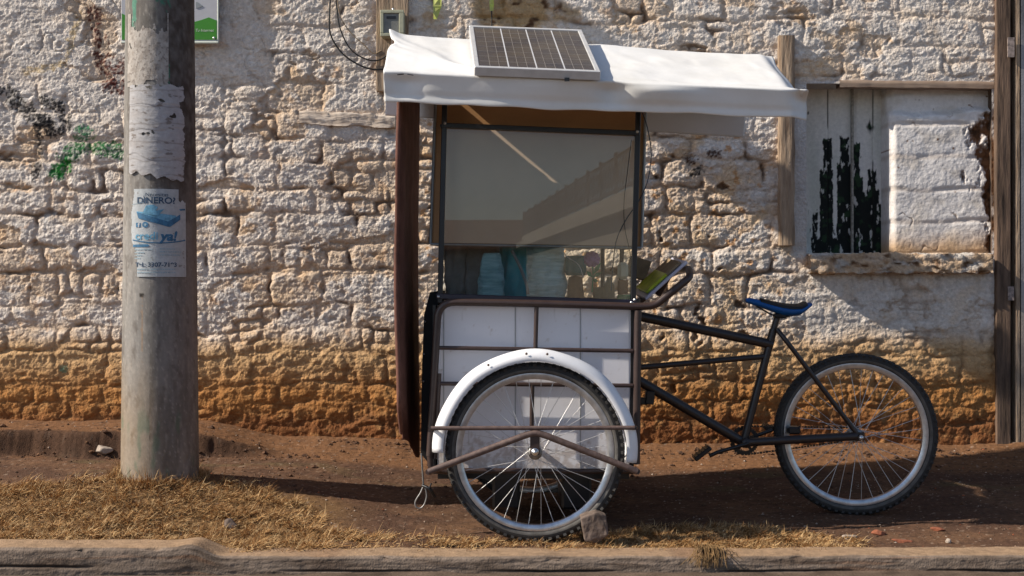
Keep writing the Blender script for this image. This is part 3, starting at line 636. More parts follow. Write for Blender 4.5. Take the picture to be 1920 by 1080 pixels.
def pole_uv(px, py):
    z = CZ-(py-540)/FPX*(PY_-.15); r = pole_r(z); t = np.linspace(-1.5, 1.5, 400)
    return float(np.interp(px, 960+FPX*(PX_+r*np.sin(t))/(PY_-r*np.cos(t)), t)), z
def pole_patch(name, px0, px1, py0, py1, colf, maskf, wr, m, label=None, cat=None, parent=None, off=.002, n=(90, 160)):
    u, v = np.meshgrid(np.linspace(0, 1, n[0]), np.linspace(0, 1, n[1]))
    t0, zt_ = pole_uv(px0, py0); t1, zb_ = pole_uv(px1, py1)
    T2 = t0+(t1-t0)*u; Z2 = zt_+(zb_-zt_)*v
    off2 = off+wr(u, v); xx, yy = pole_xy(T2, Z2, off2)
    mk = maskf(u, v) > 0; fm2 = mk[:-1, :-1] & mk[1:, 1:]
    o = gridmesh(name, xx, yy, Z2, m, parent, col=colf(u, v), mask=fm2, flip=False)
    if label: tag(o, label, cat)
    return o, (t0, t1, zt_, zb_)
def remn(u, v):
    c = mixc(np.broadcast_to(np.array([.40, .365, .33]), u.shape+(3,)), (.28, .245, .215), sstep(-.2, .4, fbm(u*6, v*8, 301, 4)))
    return mixc(c, (.22, .19, .17), sstep(.15, .35, fbm(u*14, v*20, 302, 3)))
pole_patch('poster_remnant', 241, 316, 22, 160, remn, lambda u, v: fbm(u*4, v*5, 303, 4)*.9+.30+.25*sstep(.2, .7, v)-.9*sstep(.35, .0, v)*(np.abs(u-.55) < .42)-.4*(v > .93),
           lambda u, v: .0008*fbm(u*12, v*12, 305, 3), M['vcol'], 'stained beige remnant of an old poster high on the pole', 'poster')
def whitep(u, v):
    c = mixc(np.broadcast_to(np.array([.40, .39, .395]), u.shape+(3,)), (.36, .34, .335), sstep(0, .5, fbm(u*3, v*14, 311, 4)))
    c = mixc(c, (.16, .13, .11), sstep(.25, .4, fbm(u*5+3, v*26, 312, 4))*.8)
    return mixc(c, (.22, .19, .17), sstep(.07, .0, np.abs(np.mod(v*6+.35*fbm(u*2, v*2, 315, 2), 1)-.5))*.55)
pole_patch('torn_poster', 246, 350, 152, 345, whitep, lambda u, v: .45-1.1*(u > .93+.05*perlin(v*6, u*0, 313)+.03*perlin(v*25, u*0, 314))-1.1*(v > (.88+.10*u+.03*perlin(u*9, v*0, 3)))-.9*(v < .03+.02*perlin(u*8, v*0, 5))-.8*(fbm(u*3+1, v*7, 317, 3) > .42),
           lambda u, v: .0018*fbm(u*2.2+v*2, v*9-u*2, 314, 5, .6, ridge=True)+.0035+.0016*np.mod(v*4.3+.5*fbm(u*1.6, v*2, 315, 2), 1), M['vcol'], 'layers of crumpled torn white paper taped round the pole', 'poster')
fl = thing('flyer', 'white flyer with blue print pasted on the pole below torn paper', 'flyer', (PX_, PY_-.16, 1.15))
def flc(u, v):
    c = mixc(np.broadcast_to(np.array([.43, .455, .47]), u.shape+(3,)), (.39, .42, .43), sstep(-.2, .5, fbm(u*4, v*6, 321, 4)))
    return mixc(c, (.20, .18, .16), sstep(.38, .5, fbm(u*9, v*13, 322, 4)+.3*sstep(.15, 0, v)*sstep(.8, 1, u))*.8)
fo, (ft0, ft1, fzt, fzb) = pole_patch('sheet', 248, 348, 354, 519, flc, lambda u, v: .3-1.0*((u < .13*sstep(.55, .75, v)+.015*perlin(v*12, u*0, 3)+.05*sstep(.25, .1, v)))-1.0*((u > .86) & (v < .13+.04*perlin(u*20, v*0, 9))),
           lambda u, v: .0005*fbm(u*7, v*7, 323, 3), M['vcol'], parent=fl, off=.0035)
def on_flyer(vs, u0, v0, su, off=.0050):
    # vs in page units: x,y with page width 1 and height 165/100
    out = []
    for v in vs:
        u = u0+v.x*su; vv = v0-v.y*su*100/165.0
        T2 = ft0+(ft1-ft0)*u; z = fzt+(fzb-fzt)*vv; r = pole_r(z)+off; out.append((PX_+r*math.sin(T2), PY_-r*math.cos(T2), z))
    return out
def ftext(name, txt, u, v, size, m, bold=0, shear=0, off=.0050):
    vs, fs = text_polys(txt, size, bold, shear); MB().add(on_flyer(vs, u, v, 1, off), fs, False).build(name, m, fl)
ftext('heading_small', '\u00bfNecesitas', .46, .085, .10, M['inkdark'])
ftext('heading', 'DINERO?', .46, .165, .165, M['inkdark'], .004)
ftext('wordmark', 'credi', .30, .575, .20, M['inklight'], .004); ftext('wordmark', 'ya!', .67, .585, .24, M['ink'], .010, .2)
ftext('telephone', 'Tel.: 3307-7193', .46, .885, .112, M['inkdark'], .003)
def fpoly(name, polys, m, off=.0050):
    b = MB()
    import bmesh
    for p in polys:
        bm = bmesh.new(); bm.faces.new([bm.verts.new((x, -y*1.65, 0)) for x, y in p])
        if max(x for x, y in p)-min(x for x, y in p) > .05:
            for kk in range(1, 25): bmesh.ops.bisect_plane(bm, geom=bm.verts[:]+bm.edges[:]+bm.faces[:], plane_co=(kk*.04, 0, 0), plane_no=(1, 0, 0))
        bm.verts.ensure_lookup_table(); bm.verts.index_update()
        b.add(on_flyer([v_.co for v_ in bm.verts], 0, 0, 1, off), [tuple(q.index for q in f_.verts) for f_ in bm.faces], False); bm.free()
    return b.build(name, m, fl)
fpoly('picture_tray', [[(.12, .255), (.80, .30), (.80, .345), (.70, .425), (.66, .425), (.18, .34)]], M['inklight'])
fpoly('picture_tray_side', [[(.12, .26), (.66, .37), (.88, .285), (.88, .345), (.70, .43), (.66, .43), (.16, .335)]], M['ink'], .0056)
fpoly('picture_notes', [[(.24, .275), (.30, .19), (.42, .18), (.50, .21), (.46, .25), (.60, .23), (.50, .30), (.40, .30)]], M['inklight'], .0060)
circ = lambda cx, cy, r: [(cx+r*math.cos(t), cy+r/1.65*math.sin(t)) for t in [k*math.pi/8 for k in range(16)]]
fpoly('round_icon', [circ(.285, .408, .055)], M['ink']); fpoly('round_icon_mark', [circ(.285, .408, .022)], M['inkpale'], .0056)
fpoly('square_icon', [[(.11, .385), (.20, .385), (.20, .435), (.11, .435)]], M['ink'])
vs, fs = text_polys('f', .11, .004); MB().add(on_flyer(vs, .165, .433, 1, .0056), fs, False).build('icon_letter', M['signwhite'], fl)
sw = [(x, .58+.035*math.sin((x-.05)*3.4)) for x in np.linspace(.04, .98, 14)]
fpoly('swoosh', [[(a[0], a[1]-.006), (b_[0], b_[1]-.006), (b_[0], b_[1]+.007), (a[0], a[1]+.007)] for a, b_ in zip(sw[:-1], sw[1:])], M['ink'])
sw = [(x, .175+.03*math.sin((x)*3.4+3)) for x in np.linspace(.02, .25, 5)]
fpoly('swoosh', [[(a[0], a[1]-.002), (b_[0], b_[1]-.002), (b_[0], b_[1]+.002), (a[0], a[1]+.002)] for a, b_ in zip(sw[:-1], sw[1:])], M['inkpale'])
fpoly('ribbon_mark', [[(.05, .633), (.33, .630), (.36, .645), (.33, .66), (.05, .663)]], M['ink'])
fpoly('ribbon_mark', [[(.86, .225), (.98, .215), (.98, .235), (.88, .243)]], M['ink'])
rs = random.Random(5)
for (xa, xb, y) in ((.09, .42, .690), (.09, .27, .725), (.09, .24, .757), (.09, .20, .790), (.53, .78, .683), (.53, .90, .716), (.53, .87, .752), (.14, .78, .915), (.14, .80, .952)):
    x = xa; dashes = []
    while x < xb:
        w_ = rs.uniform(.012, .045); dashes.append([(x, y-.006), (min(x+w_, xb), y-.006), (min(x+w_, xb), y+.006), (x, y+.006)]); x += w_+rs.uniform(.006, .014)
    fpoly('small_print', dashes, M['inkpale'])

# ------------------------------------------------------------------ the cargo tricycle
trike = thing('cargo_tricycle', 'vending tricycle with white canopy, glass cabinet and white panelled box', 'tricycle', (.1, 5.2, 0))
NW = P(1003, 847, 4.80); RW = 0.342
def tread(b, Rr=RW):
    n = 72
    for k in range(n):
        for j, (yo, ln) in enumerate(((-.021, .012), (0, .014), (.021, .012))):
            a = 2*math.pi*(k+(.5 if j == 1 else 0))/n; r = Rr-.0075-(.004 if j != 1 else 0)
            rot = Matrix.Rotation(-a, 3, 'Y') @ (Matrix.Rotation(.5*(j-1), 3, 'Z') if j != 1 else Matrix.Identity(3))
            b.box((r*math.cos(a), yo, r*math.sin(a)), (.010, .013, ln), rot)
def make_wheel(parent, loc, rz=0, seed=0):
    # the rim is the wheel part; tyre, spokes, hub are its sub-parts
    b = MB(); b.lathe([(.275, -.009), (.278, -.012), (.298, -.0145), (.301, -.0135), (.301, -.010), (.289, -.008), (.289, .008), (.301, .010), (.301, .0135), (.298, .0145), (.278, .012), (.275, .009), (.275, -.009)], 96)
    rim = b.build('wheel', M['alu'], None); rim.parent = parent; rim.matrix_parent_inverse = Matrix.Translation(-Vector(parent.location))
    rim.location = loc; rim.rotation_euler = (0, 0, rz)
    b = MB(); pr = [(.297, -.012)]
    for k in range(13):
        a = -math.pi*.62+k/12*math.pi*1.24; pr.append((.3165+.0215*math.cos(a), .0245*math.sin(a)))
    pr.append((.297, .012)); b.lathe(pr, 96); tread(b)
    ty = b.build('tyre', M['rubber'], rim)
    for sgn in (-1, 1):
        b = MB(); b.lathe([(.3012, sgn*.0190), (.306, sgn*.0238), (.310, sgn*.0248), (.313, sgn*.0252)], 96); b.build('sidewall_band', M['sidewall'], rim)
    b = MB()
    for k in range(36):
        sd_ = -1 if k % 2 else 1; dr = 1 if (k//2) % 2 else -1; a = 2*math.pi*(k+.5)/36; ha = a+dr*R(62)
        jit = .003*math.sin(k*7.1+seed)
        b.tube([(.023*math.cos(ha), sd_*.032, .023*math.sin(ha)), (.2775*math.cos(a+jit), 0, .2775*math.sin(a+jit))], .00125, 6, cap=False)
    b.build('spokes', M['spoke'], rim)
    b = MB(); b.lathe([(0, -.058), (.007, -.058), (.008, -.050), (.005, -.048), (.005, -.038), (.012, -.036), (.026, -.034), (.026, -.030), (.013, -.028), (.013, .028), (.026, .030), (.026, .034), (.012, .036), (.005, .04), (.005, .056), (0, .058)], 24)
    b.build('hub', M['galv'], rim)
    return rim
w1 = make_wheel(trike, NW, 0, 1)
w2 = make_wheel(trike, Vector((NW.x, 5.70, NW.z)), 0, 2)
HUBR = P(1606, 817, 5.32)
w3 = make_wheel(trike, P(1604, 814, 5.32), R(-3), 3)
# mudguards
def make_fender(cx, cz, cy, sg_):
    vs = []; fs = []; NA = 70; NP = 9
    for i in range(NA+1):
        a = R(-6)+(R(186))*i/NA+R(0)
        for j in range(NP):
            t = -1+2*j/(NP-1); y = t*.042; r = .389-.044*abs(t)**2.6+.0015*math.sin(a*9)
            vs.append((cx+r*math.cos(a), cy+y, cz+r*math.sin(a)))
    for i in range(NA):
        for j in range(NP-1): fs.append((i*NP+j, i*NP+j+1, (i+1)*NP+j+1, (i+1)*NP+j))
    o = MB().add(vs, fs, True).build('mudguard', M['mudguard'], trike); md = o.modifiers.new('s', 'SOLIDIFY'); md.thickness = .002
    for ang_ in (95, 83, 118):
        b = MB(); a = R(ang_); r = .374; b.lathe([(0, -.004), (.003, -.0035), (.005, 0)], 10, 'Y', (cx+r*math.cos(a), cy-.036, cz+r*math.sin(a))); b.build('rivet', M['rusty'], o)
    return o
make_fender(NW.x, NW.z, 4.80, 1); make_fender(NW.x, NW.z, 5.70, -1)
# side rack of tubes, near and far
YR, YW = 4.90, 4.73
def rack(Ynear, Yout, far=False):
    # px coordinates measured at the near side; the far side repeats the same shape deeper
    def Q(px, py, Y=YR):
        p = P(px, py, Y); 
        if far: p.y = 5.60+(YR-p.y)
        return p
    nm = 'rack_tube'
    def T(pts, r, rad=.0, m='tube', n=12):
        pp = rounded(pts, rad) if rad else [Vector(p) for p in pts]
        MB().tube(pp, r, n).build(nm, M[m], trike)
    T([Q(806, 855), Q(818, 640), Q(822, 566), Q(1000, 569), Q(1200, 575), Q(1228, 573), Q(1262, 545)], .0145, .085)
    T([Q(1196, 582), Q(1193, 870)], .0145)
    T([Q(821, 652), Q(1187, 658)], .0080)
    T([Q(816, 719), Q(1187, 723)], .0080)
    T([Q(1006, 576), Q(1004, 652)], .0085)
    T([Q(998, 722), Q(997, 800)], .0085)
    T([Q(806, 850), Q(808, 880), Q(840, 884)], .0125, .02)
    T([Q(814, 882), Q(1190, 884)], .0100)
    T([Q(824, 700), Q(816, 860)], .008)
    def W(px, py): return Q(px, py, YW)
    T([W(808, 803), W(1190, 802)], .0080, m='rusty')
    T([W(803, 885), W(985, 816), W(1003, 811), W(1022, 816), W(1195, 884)], .0125, .03, m='rusty')
    T([Q(808, 803, YW), Q(812, 803, YR)], .008); T([Q(1190, 802, YW), Q(1193, 802, YR)], .008)
    T([Q(803, 885, YW), Q(812, 880, YR)], .011); T([Q(1195, 884, YW), Q(1191, 880, YR)], .011)
    b = MB(); c_ = W(1003, 830); yy = W(0, 0).y; b.box((c_.x, yy, c_.z-.005), (.036, .008, .082), bev=.002); b.build('axle_plate', M['tube'], trike)
    b = MB(); cc = P(1003, 847, YW); b.lathe([(0, -.020), (.009, -.018), (.010, -.006), (.014, -.004)], 10, 'Y', (cc.x, yy if not far else yy, cc.z)); b.build('axle_nut', M['steel'], trike)
rack(YR, YW); rack(YR, YW, True)
# push handle across the back
h0 = P(1258, 548, 4.90)
MB().tube(rounded([P(1240, 563, 4.90), P(1294, 520, 4.92), P(1292, 505, 5.0), P(1262, 502, 5.55), Vector((P(1262, 502, 5.55).x-.06, 5.6, .93))], .03), .0145, 12).build('push_handle', M['tube'], trike)
# box body
def slab(name, q, y0, y1, m, parent=trike):
    """front outline q (pixel corners at depth y0) with its real depth going back to y1"""
    pts = [P(a_, b_, y0) for a_, b_ in q]; n = len(pts)
    v = pts+[Vector((p.x, y1, p.z)) for p in pts]
    f = [tuple(range(n)), tuple(range(2*n-1, n-1, -1))]+[(i, n+i, n+(i+1) % n, (i+1) % n) for i in range(n)]
    return MB().add(v, f, False).build(name, m, parent)
YP0 = 4.945
slab('side_panel', [(820, 879), (1180, 879), (1183, 575), (825, 572)], YP0, YP0+.012, M['panel'])
slab('side_panel', [(820, 879), (1180, 879), (1183, 575), (825, 572)], YP0+.60, YP0+.612, M['panel'])
pa, pb = P(821, 878, YP0-.0015), P(1179, 577, YP0-.0015); qx, qz = np.meshgrid(np.linspace(pa.x, pb.x, 150), np.linspace(pa.z, pb.z, 120))
mud = sstep(.12, .45, fbm(qx*30, qz*26, 601, 5, .65)+.55*sstep(pa.z+.20, pa.z, qz)-.15); scr = sstep(.35, .5, fbm(qx*70, qz*9, 602, 3))*sstep(.1, .4, fbm(qx*4, qz*4, 603, 2))
pc = mixc(np.broadcast_to(np.array([.73, .72, .75]), qx.shape+(3,)), (.36, .27, .21), mud*.55); pc = mixc(pc, (.40, .37, .36), scr*.5)
gridmesh('panel_skin', qx, qx*0+YP0-.0015+.0012*fbm(qx*5, qz*4, 604, 2), qz, mat('scuffed_laminate', 0, .32, attr=True, var=.02, vscale=8, spec=.5, bump=.0008, bscale=6), trike, col=pc)
for sx in (966, 1088, 832):
    slab('panel_seam', [(sx-.7, 877), (sx+.7, 877), (sx+.7, 576), (sx-.7, 576)], YP0-.0045, YP0+.001, M['trim'])
pL = P(820, 0, YP0).x; pR = P(1181, 0, YP0).x; zb = P(0, 880, YP0).z; ztp = P(0, 572, YP0).z
MB().box((pL-.012, YP0+.306, (zb+ztp)/2), (.012, .62, ztp-zb)).build('end_panel', M['black'], trike)
MB().box((pR+.009, YP0+.306, (zb+ztp)/2), (.012, .62, ztp-zb)).build('end_panel', M['black'], trike)
MB().box(((pL+pR)/2, YP0+.306, zb-.008), (pR-pL+.03, .64, .016)).build('floor_panel', M['black'], trike)
MB().box(((pL+pR)/2, YP0+.306, ztp-.006), (pR-pL, .60, .010)).build('counter_board', M['card'], trike)
# black end cloth with rivets on the front of the box
vs = []; 
slab('front_flap', [(789, 850), (812, 880), (818, 600), (824, 545), (806, 548), (795, 590), (791, 700)], 5.00, 5.45, M['blackcloth'])
for (qx, qy) in ((797, 603), (795, 664), (794, 715), (799, 570)): MB().lathe([(0, -.004), (.0035, -.003), (.004, 0)], 10, 'Y', P(qx, qy, 4.995)).build('rivet', M['steel'], trike)
# glass cabinet
YG = 4.945; YGB = 5.52
def post(a_, b_, Y, wd, m='black', nm='cabinet_post'):
    p, q = P(*a_, Y), P(*b_, Y); dv = q-p; L = dv.length; ang_ = math.atan2(dv.x, dv.z)
    MB().box((p+q)/2, (wd, .022, L), Matrix.Rotation(ang_, 3, 'Y'), bev=.002).build(nm, M[m], trike)
post((825, 568), (834, 186), YG, .020); post((1187, 572), (1197, 196), YG, .020)
def bpt(px, py): p = P(px, py, YG); return Vector((p.x, YGB, p.z))
def post_b(a_, b_, wd):
    p, q = bpt(*a_), bpt(*b_); dv = q-p; MB().box((p+q)/2, (wd, .02, dv.length), Matrix.Rotation(math.atan2(dv.x, dv.z), 3, 'Y'), bev=.002).build('cabinet_post', M['black'], trike)
post_b((825, 568), (834, 186), .018); post_b((1187, 572), (1197, 196), .018)
def rail(a_, b_, Y, hh, m, nm='cabinet_rail', back=False):
    p, q = (bpt(*a_), bpt(*b_)) if back else (P(*a_, Y), P(*b_, Y)); dv = q-p; ang_ = math.atan2(dv.z, dv.x)
    MB().box((p+q)/2, (dv.length, .024 if not back else .02, hh), Matrix.Rotation(-ang_, 3, 'Y'), bev=.002).build(nm, M[m], trike)
rail((828, 235), (1199, 250), YG-.002, .019, 'black'); rail((818, 555), (1194, 567), YG-.003, .020, 'navy')
rail((828, 235), (1199, 250), YG, .019, 'black', back=True); rail((818, 555), (1194, 567), YG, .020, 'navy', back=True)
for (a_, b_) in (((828, 235), (828, 560)), ((1195, 250), (1190, 560))):
    for q in (a_, b_):
        p = P(*q, YG); MB().tube([p+Vector((0, .012, 0)), Vector((p.x, YGB-.01, p.z))], .008, 8).build('cross_rail', M['black'], trike)
for q in ((834, 231), (1195, 247), (822, 556), (1184, 567), (1190, 562)): MB().lathe([(0, -.005), (.004, -.004), (.006, 0)], 10, 'Y', P(*q, YG-.014)).build('bolt', M['steel'], trike)
slab('front_glass', [(829, 553), (1187, 564), (1194, 251), (834, 238)], YG+.006, YG+.009, M['glass'])
# brown board hung at the back of the cabinet, with grey edging
YBk = 5.02
slab('reflection_sheet', [(826, 455), (1190, 461), (1196, 251), (833, 238)], YBk-.007, YBk-.003, mat('taupe_reflection', (.86, .60, .44), .7, var=.06, vscale=3, bump=.0006, bscale=12))  # added sheet; its pale taupe paints in the sky reflection of the glass
bd = slab('back_board', [(807, 456), (1203, 463), (1211, 190), (817, 182)], YBk, YBk+.012, M['ply'])
for (a_, b_) in (((807, 458), (1203, 465)), ((807, 458), (817, 182)), ((1203, 465), (1211, 190))):
    p, q = P(*a_, YBk-.009), P(*b_, YBk-.009); MB().tube([p, q], .0065, 6).build('board_edging', M['trim'], bd)
for k_, sx in enumerate((858, 886, 912, 965, 1130)):
    p, q = P(sx, 552, 5.46), P(sx, 462, 5.46); MB().tube([p, q], .0045 if k_ != 4 else .009, 8).build('cabinet_bar', M['black'], trike)
# ------------------------------------------------------------------ canopy
nu, nv = 220, 120
u = np.linspace(0, 1, nu); v = np.linspace(0, 1, nv); Uc, Vc = np.meshgrid(u, v)
def L2(pL_, pR_): return pL_, pR_
kv = np.array([0, .085, .17, .20, .25, .45, .62, .66, .80, .86, 1.0])
prL = np.array([[4.672, 1.642], [4.650, 1.69], [4.632, 1.748], [4.645, 1.760], [4.70, 1.782], [4.95, 1.895], [5.19, 2.000], [5.24, 2.004], [5.50, 1.90], [5.60, 1.855], [5.61, 1.722]])
prR = np.array([[4.672, 1.582], [4.650, 1.625], [4.632, 1.680], [4.645, 1.690], [4.70, 1.705], [4.95, 1.815], [5.19, 1.912], [5.24, 1.916], [5.50, 1.82], [5.60, 1.775], [5.61, 1.625]])
xL = np.array([-.468, -.470, -.470, -.470, -.472, -.482, -.492, -.494, -.53, -.555, -.560]); xR = np.array([1.092, 1.094, 1.088, 1.076, 1.066, 1.066, 1.075, 1.075, 1.05, 1.035, 1.026])
def kint(a): return np.interp(Vc, kv, a)
YY = kint(prL[:, 0])*(1-Uc)+kint(prR[:, 0])*Uc; ZZ = kint(prL[:, 1])*(1-Uc)+kint(prR[:, 1])*Uc; XX = kint(xL)*(1-Uc)+kint(xR)*Uc
flap = sstep(.20, .12, Vc); topm = sstep(.18, .24, Vc)*sstep(.66, .6, Vc)
YY += flap*(.014*perlin(Uc*3.2, Vc*1.5, 401)+.003*perlin(Uc*9, Vc*3, 402)-.010*sstep(.06, .0, Vc))
for uc, wd, am in ((.535, .035, .030), (.64, .08, -.022), (.40, .10, -.014), (.985, .03, .03), (.05, .04, .022)):
    YY += flap*am*np.exp(-((Uc-uc)/wd)**2)*sstep(.0, .16, Vc)
ZZ += topm*.0035*np.maximum(fbm(Uc*6+Vc*2, Vc*3-Uc*2, 407, 3, ridge=True)-.35, 0); ZZ += topm*(.007*perlin(Uc*4, Vc*6, 403)+.003*perlin(Uc*14, Vc*9, 404)-.016*np.sin(math.pi*Uc*2.0)**2*sstep(.2, .4, Vc)*.5)
# creases running from the panel's lower left corner up to the left end
for a_, am, wd in ((.62, .007, .016), (.78, .006, .014), (.95, .006, .015), (.45, .005, .02)):
    uu0, vv0, uu1, vv1 = .215, .215, .0, .20+.42*a_
    dx1, dv1 = uu1-uu0, vv1-vv0; t = np.clip(((Uc-uu0)*dx1+(Vc-vv0)*dv1)/(dx1*dx1+dv1*dv1), 0, 1)
    D = np.hypot(Uc-uu0-t*dx1, (Vc-vv0-t*dv1)*.6); ZZ += am*np.exp(-(D/wd)**2)*topm
ZZ += -.006*sstep(.04, 0, Vc)*perlin(Uc*9, Uc*0, 405)
corner = np.exp(-((Uc)/.02)**2-((Vc-.62)/.05)**2); ZZ += corner*.02; XX -= corner*.01
notch = np.exp(-((Uc)/.02)**2-((Vc-.50)/.05)**2); XX += notch*.02
ZZ -= (topm*.035+flap*.0)*sstep(.95, 1.0, Uc)**2; YY += flap*sstep(.955, 1.0, Uc)*.05
cv = gridmesh('canopy', XX, YY, ZZ, M['vinyl'], trike); md = cv.modifiers.new('s', 'SOLIDIFY'); md.thickness = .002; md.offset = -1
# canopy frame: hidden ridge and eaves poles
b = MB()
for (yy, zl, zr) in ((4.69, 1.715, 1.645), (5.21, 1.965, 1.875), (5.565, 1.825, 1.745)): b.tube([(-.44, yy, zl), (1.02, yy, zr)], .009, 8)
b.build('canopy_frame', M['black'], trike)
for xx in (-.27, .50):
    f_ = (xx+.47)/1.53
    MB().tube([(xx, 4.70, 1.715-.07*f_), (xx, 5.21, 1.955-.09*f_), (xx, 5.56, 1.82-.08*f_)], .009, 8).build('canopy_rafter', M['black'], trike)
b = MB(); b.tube([P(745, 140, 4.612), P(757, 139, 4.615)], .002, 6); b.tube([P(764, 139, 4.612), P(775, 141, 4.615)], .0015, 6); b.build('tie', M['black'], cv)

# solar panel
FL_, FR_, BR_, BL_ = P(890, 127, 4.60), P(1126, 133, 4.60), P(1091, 57, 5.15), P(879, 46, 5.15)
c0 = (FL_+FR_+BR_+BL_)/4; ex = ((FR_-FL_)+(BR_-BL_)).normalized(); ey = ((BL_-FL_)+(BR_-FR_)).normalized(); ez = ex.cross(ey).normalized()
pw, pl = ((FR_-FL_).length+(BR_-BL_).length)/2, ((BL_-FL_).length+(BR_-FR_).length)/2
rotm = Matrix((ex, ey, ez)).transposed()
def lp(x, y, z): return c0+ex*x+ey*y+ez*z
b = MB(); fw = .018
b.box(lp(0, -pl/2+fw/2, -.016), (pw, fw, .034), rotm, .002); b.box(lp(0, pl/2-fw/2, -.016), (pw, fw, .034), rotm, .002)
b.box(lp(-pw/2+fw/2, 0, -.0165), (fw, pl-2*fw, .034), rotm, .002); b.box(lp(pw/2-fw/2, 0, -.0165), (fw, pl-2*fw, .034), rotm, .002)
sp = b.build('solar_panel', mat('anodised_frame', (.60, .60, .60), .35, metal=.25, var=.08, vscale=30), trike)
MB().box(lp(0, 0, -.006), (pw-2*fw, pl-2*fw, .006), rotm).build('cells', M['cell'], sp)
b = MB(); iw, il = pw-2*fw-.012, pl-2*fw-.012
for k in range(1, 4): b.box(lp(-iw/2+iw*k/4, 0, -.0025), (.0045, il, .0008), rotm)
b.build('cell_gap', mat('white_cell_gap', (.55, .55, .56), .4, var=.05), sp)
b = MB()
for k in range(9): b.box(lp(0, -il/2+il*k/8.0, -.0028), (iw, .0022, .0006), rotm)
for k in range(12):
    if k % 3: b.box(lp(-iw/2+iw*k/12, 0, -.0026), (.0016, il, .0006), rotm)
b.build('grid_lines', M['gridline'], sp)
b = MB(); p = P(1063, 149, 4.60); b.box(p, (.018, .012, .012)); b.build('panel_clip', M['black'], sp)

# brown side curtain, seen from its inner side
cy_ = np.linspace(0, 1, 60); cz2 = np.linspace(0, 1, 160); CU, CVv = np.meshgrid(cy_, cz2)
ytop, zt0 = 0, 1.72
YC = 4.775+.80*CU; botz = .335-.115*sstep(0, 1, CU)+.03*(1-CU)**4
topz = np.interp(YC, [4.65, 5.2, 5.6], [1.74, 1.965, 1.84])-.035; ZC = topz+(botz-topz)*CVv
XC = -.418+.008*CU+(.004*perlin(CU*2.5, CVv*3, 501)+.003*perlin(CU*8, CVv*4, 502))*sstep(0, .3, CVv)-.006*np.sin(CVv*math.pi)
# front edge folds toward the camera, narrower at the top
fold = sstep(.12, .0, CU); XC -= fold*(.012*sstep(.0, .5, CVv)+.003)
YC = YC+.085*sstep(.15, .5, CVv)*(1-CU)+.14*sstep(.88, 1, CVv)*(1-CU)
curt = gridmesh('side_curtain', XC, YC, ZC, M['curtain'], trike); md = curt.modifiers.new('s', 'SOLIDIFY'); md.thickness = .006
# front hem roll
hem = [Vector((XC[i, 0], YC[i, 0]-.004, ZC[i, 0])) for i in range(0, 160, 4)]
MB().tube(hem, .010, 8).build('hem', M['curtain'], curt)
# hanging hook and hasp
b = MB(); b.tube(rounded([P(790, 850, 4.92), P(792, 880, 4.92), P(794, 912, 4.92)], .02), .0035, 8)
b.tube(catmull([P(795, 912, 4.92), P(788, 925, 4.92), P(779, 940, 4.92), P(780, 950, 4.92), P(788, 953, 4.92), P(796, 945, 4.92), P(800, 928, 4.92)], 6, True), .0032, 8)
b.build('hook', M['galv'], trike)
b = MB(); b.tube(rounded([P(792, 910, 4.92), P(806, 916, 4.90), P(815, 932, 4.92)], .02), .006, 8); b.tube([P(805, 915, 4.90), P(809, 906, 4.90)], .003, 8); b.build('hasp', M['black'], trike)
# axle, beams and dark filler blocks below the box
MB().tube([(NW.x, 4.80, NW.z), (NW.x, 5.70, NW.z)], .012, 10).build('axle', M['tube'], trike)
b = MB(); zf = zb-.016
for yy in (4.98, 5.52): b.box(((pL+pR)/2, yy, zf-.012), (pR-pL, .025, .025))
b.box((NW.x-.11, 5.25, zf-.085), (.11, .4, .15), bev=.01); b.box((NW.x+.17, 5.25, zf-.085), (.12, .4, .15), bev=.01); b.build('chassis_dark_fill', M['black'], trike)  # black blocks added to darken the space behind the wheel

# ------------------------------------------------------------------ bicycle rear
def FY(px): return 5.22+(px-1205)/400*.10
def B(px, py, dy=0): return P(px, py, FY(px)+dy)
def BT(nm, pts, r, rad=0, m='bframe', n=14):
    pp = [B(*p) for p in pts]; pp = rounded(pp, rad) if rad else pp; return MB().tube(pp, r, n).build(nm, M[m], trike)
BT('top_tube', [(1185, 590), (1448, 646)], .0205)
BT('cross_tube', [(1185, 690), (1436, 668)], .0120)
BT('down_tube', [(1185, 706), (1398, 832)], .0205)
BT('seat_tube', [(1396, 822), (1450, 618)], .0165)
BT('seat_post', [(1448, 625), (1458, 592)], .0130)
for s_ in (-1, 1):
    y_ = .055*s_
    BT('seat_stay', [(1457, 618, y_*.35), (1475, 640, y_*.9), (1606, 812, y_)], .0100, .03)
    BT('chain_stay', [(1393, 830, y_*.4), (1460, 826, y_*.8), (1606, 818, y_)], .0175 if s_ < 0 else .0150, .03)
BT('head_tube', [(1192, 560), (1190, 860)], .019)
b = MB(); c_ = B(1396, 829); b.lathe([(0, -.040), (.020, -.040), (.020, .040), (0, .040)], 20, 'Y', c_); b.build('bottom_bracket', M['bframe'], trike)
cyy = B(1396, 829).y+.045
b = MB(); n = 40; cr = P(1396, 826, cyy)
prof_o = []
for k in range(n*2):
    a = math.pi*k/n; r = .062 if k % 2 else .057; prof_o.append((cr.x+r*math.cos(a), cr.z+r*math.sin(a)))
vs = [(x, cyy-.0015, z) for x, z in prof_o]+[(cr.x+.044*math.cos(math.pi*k/n), cyy-.0015, cr.z+.044*math.sin(math.pi*k/n)) for k in range(2*n)]
vs += [(x, y+.003, z) for x, y, z in vs]; N2 = 2*n
fs = [(k, (k+1) % N2, N2+(k+1) % N2, N2+k) for k in range(N2)]+[(2*N2+k, 3*N2+k, 3*N2+(k+1) % N2, 2*N2+(k+1) % N2) for k in range(N2)]
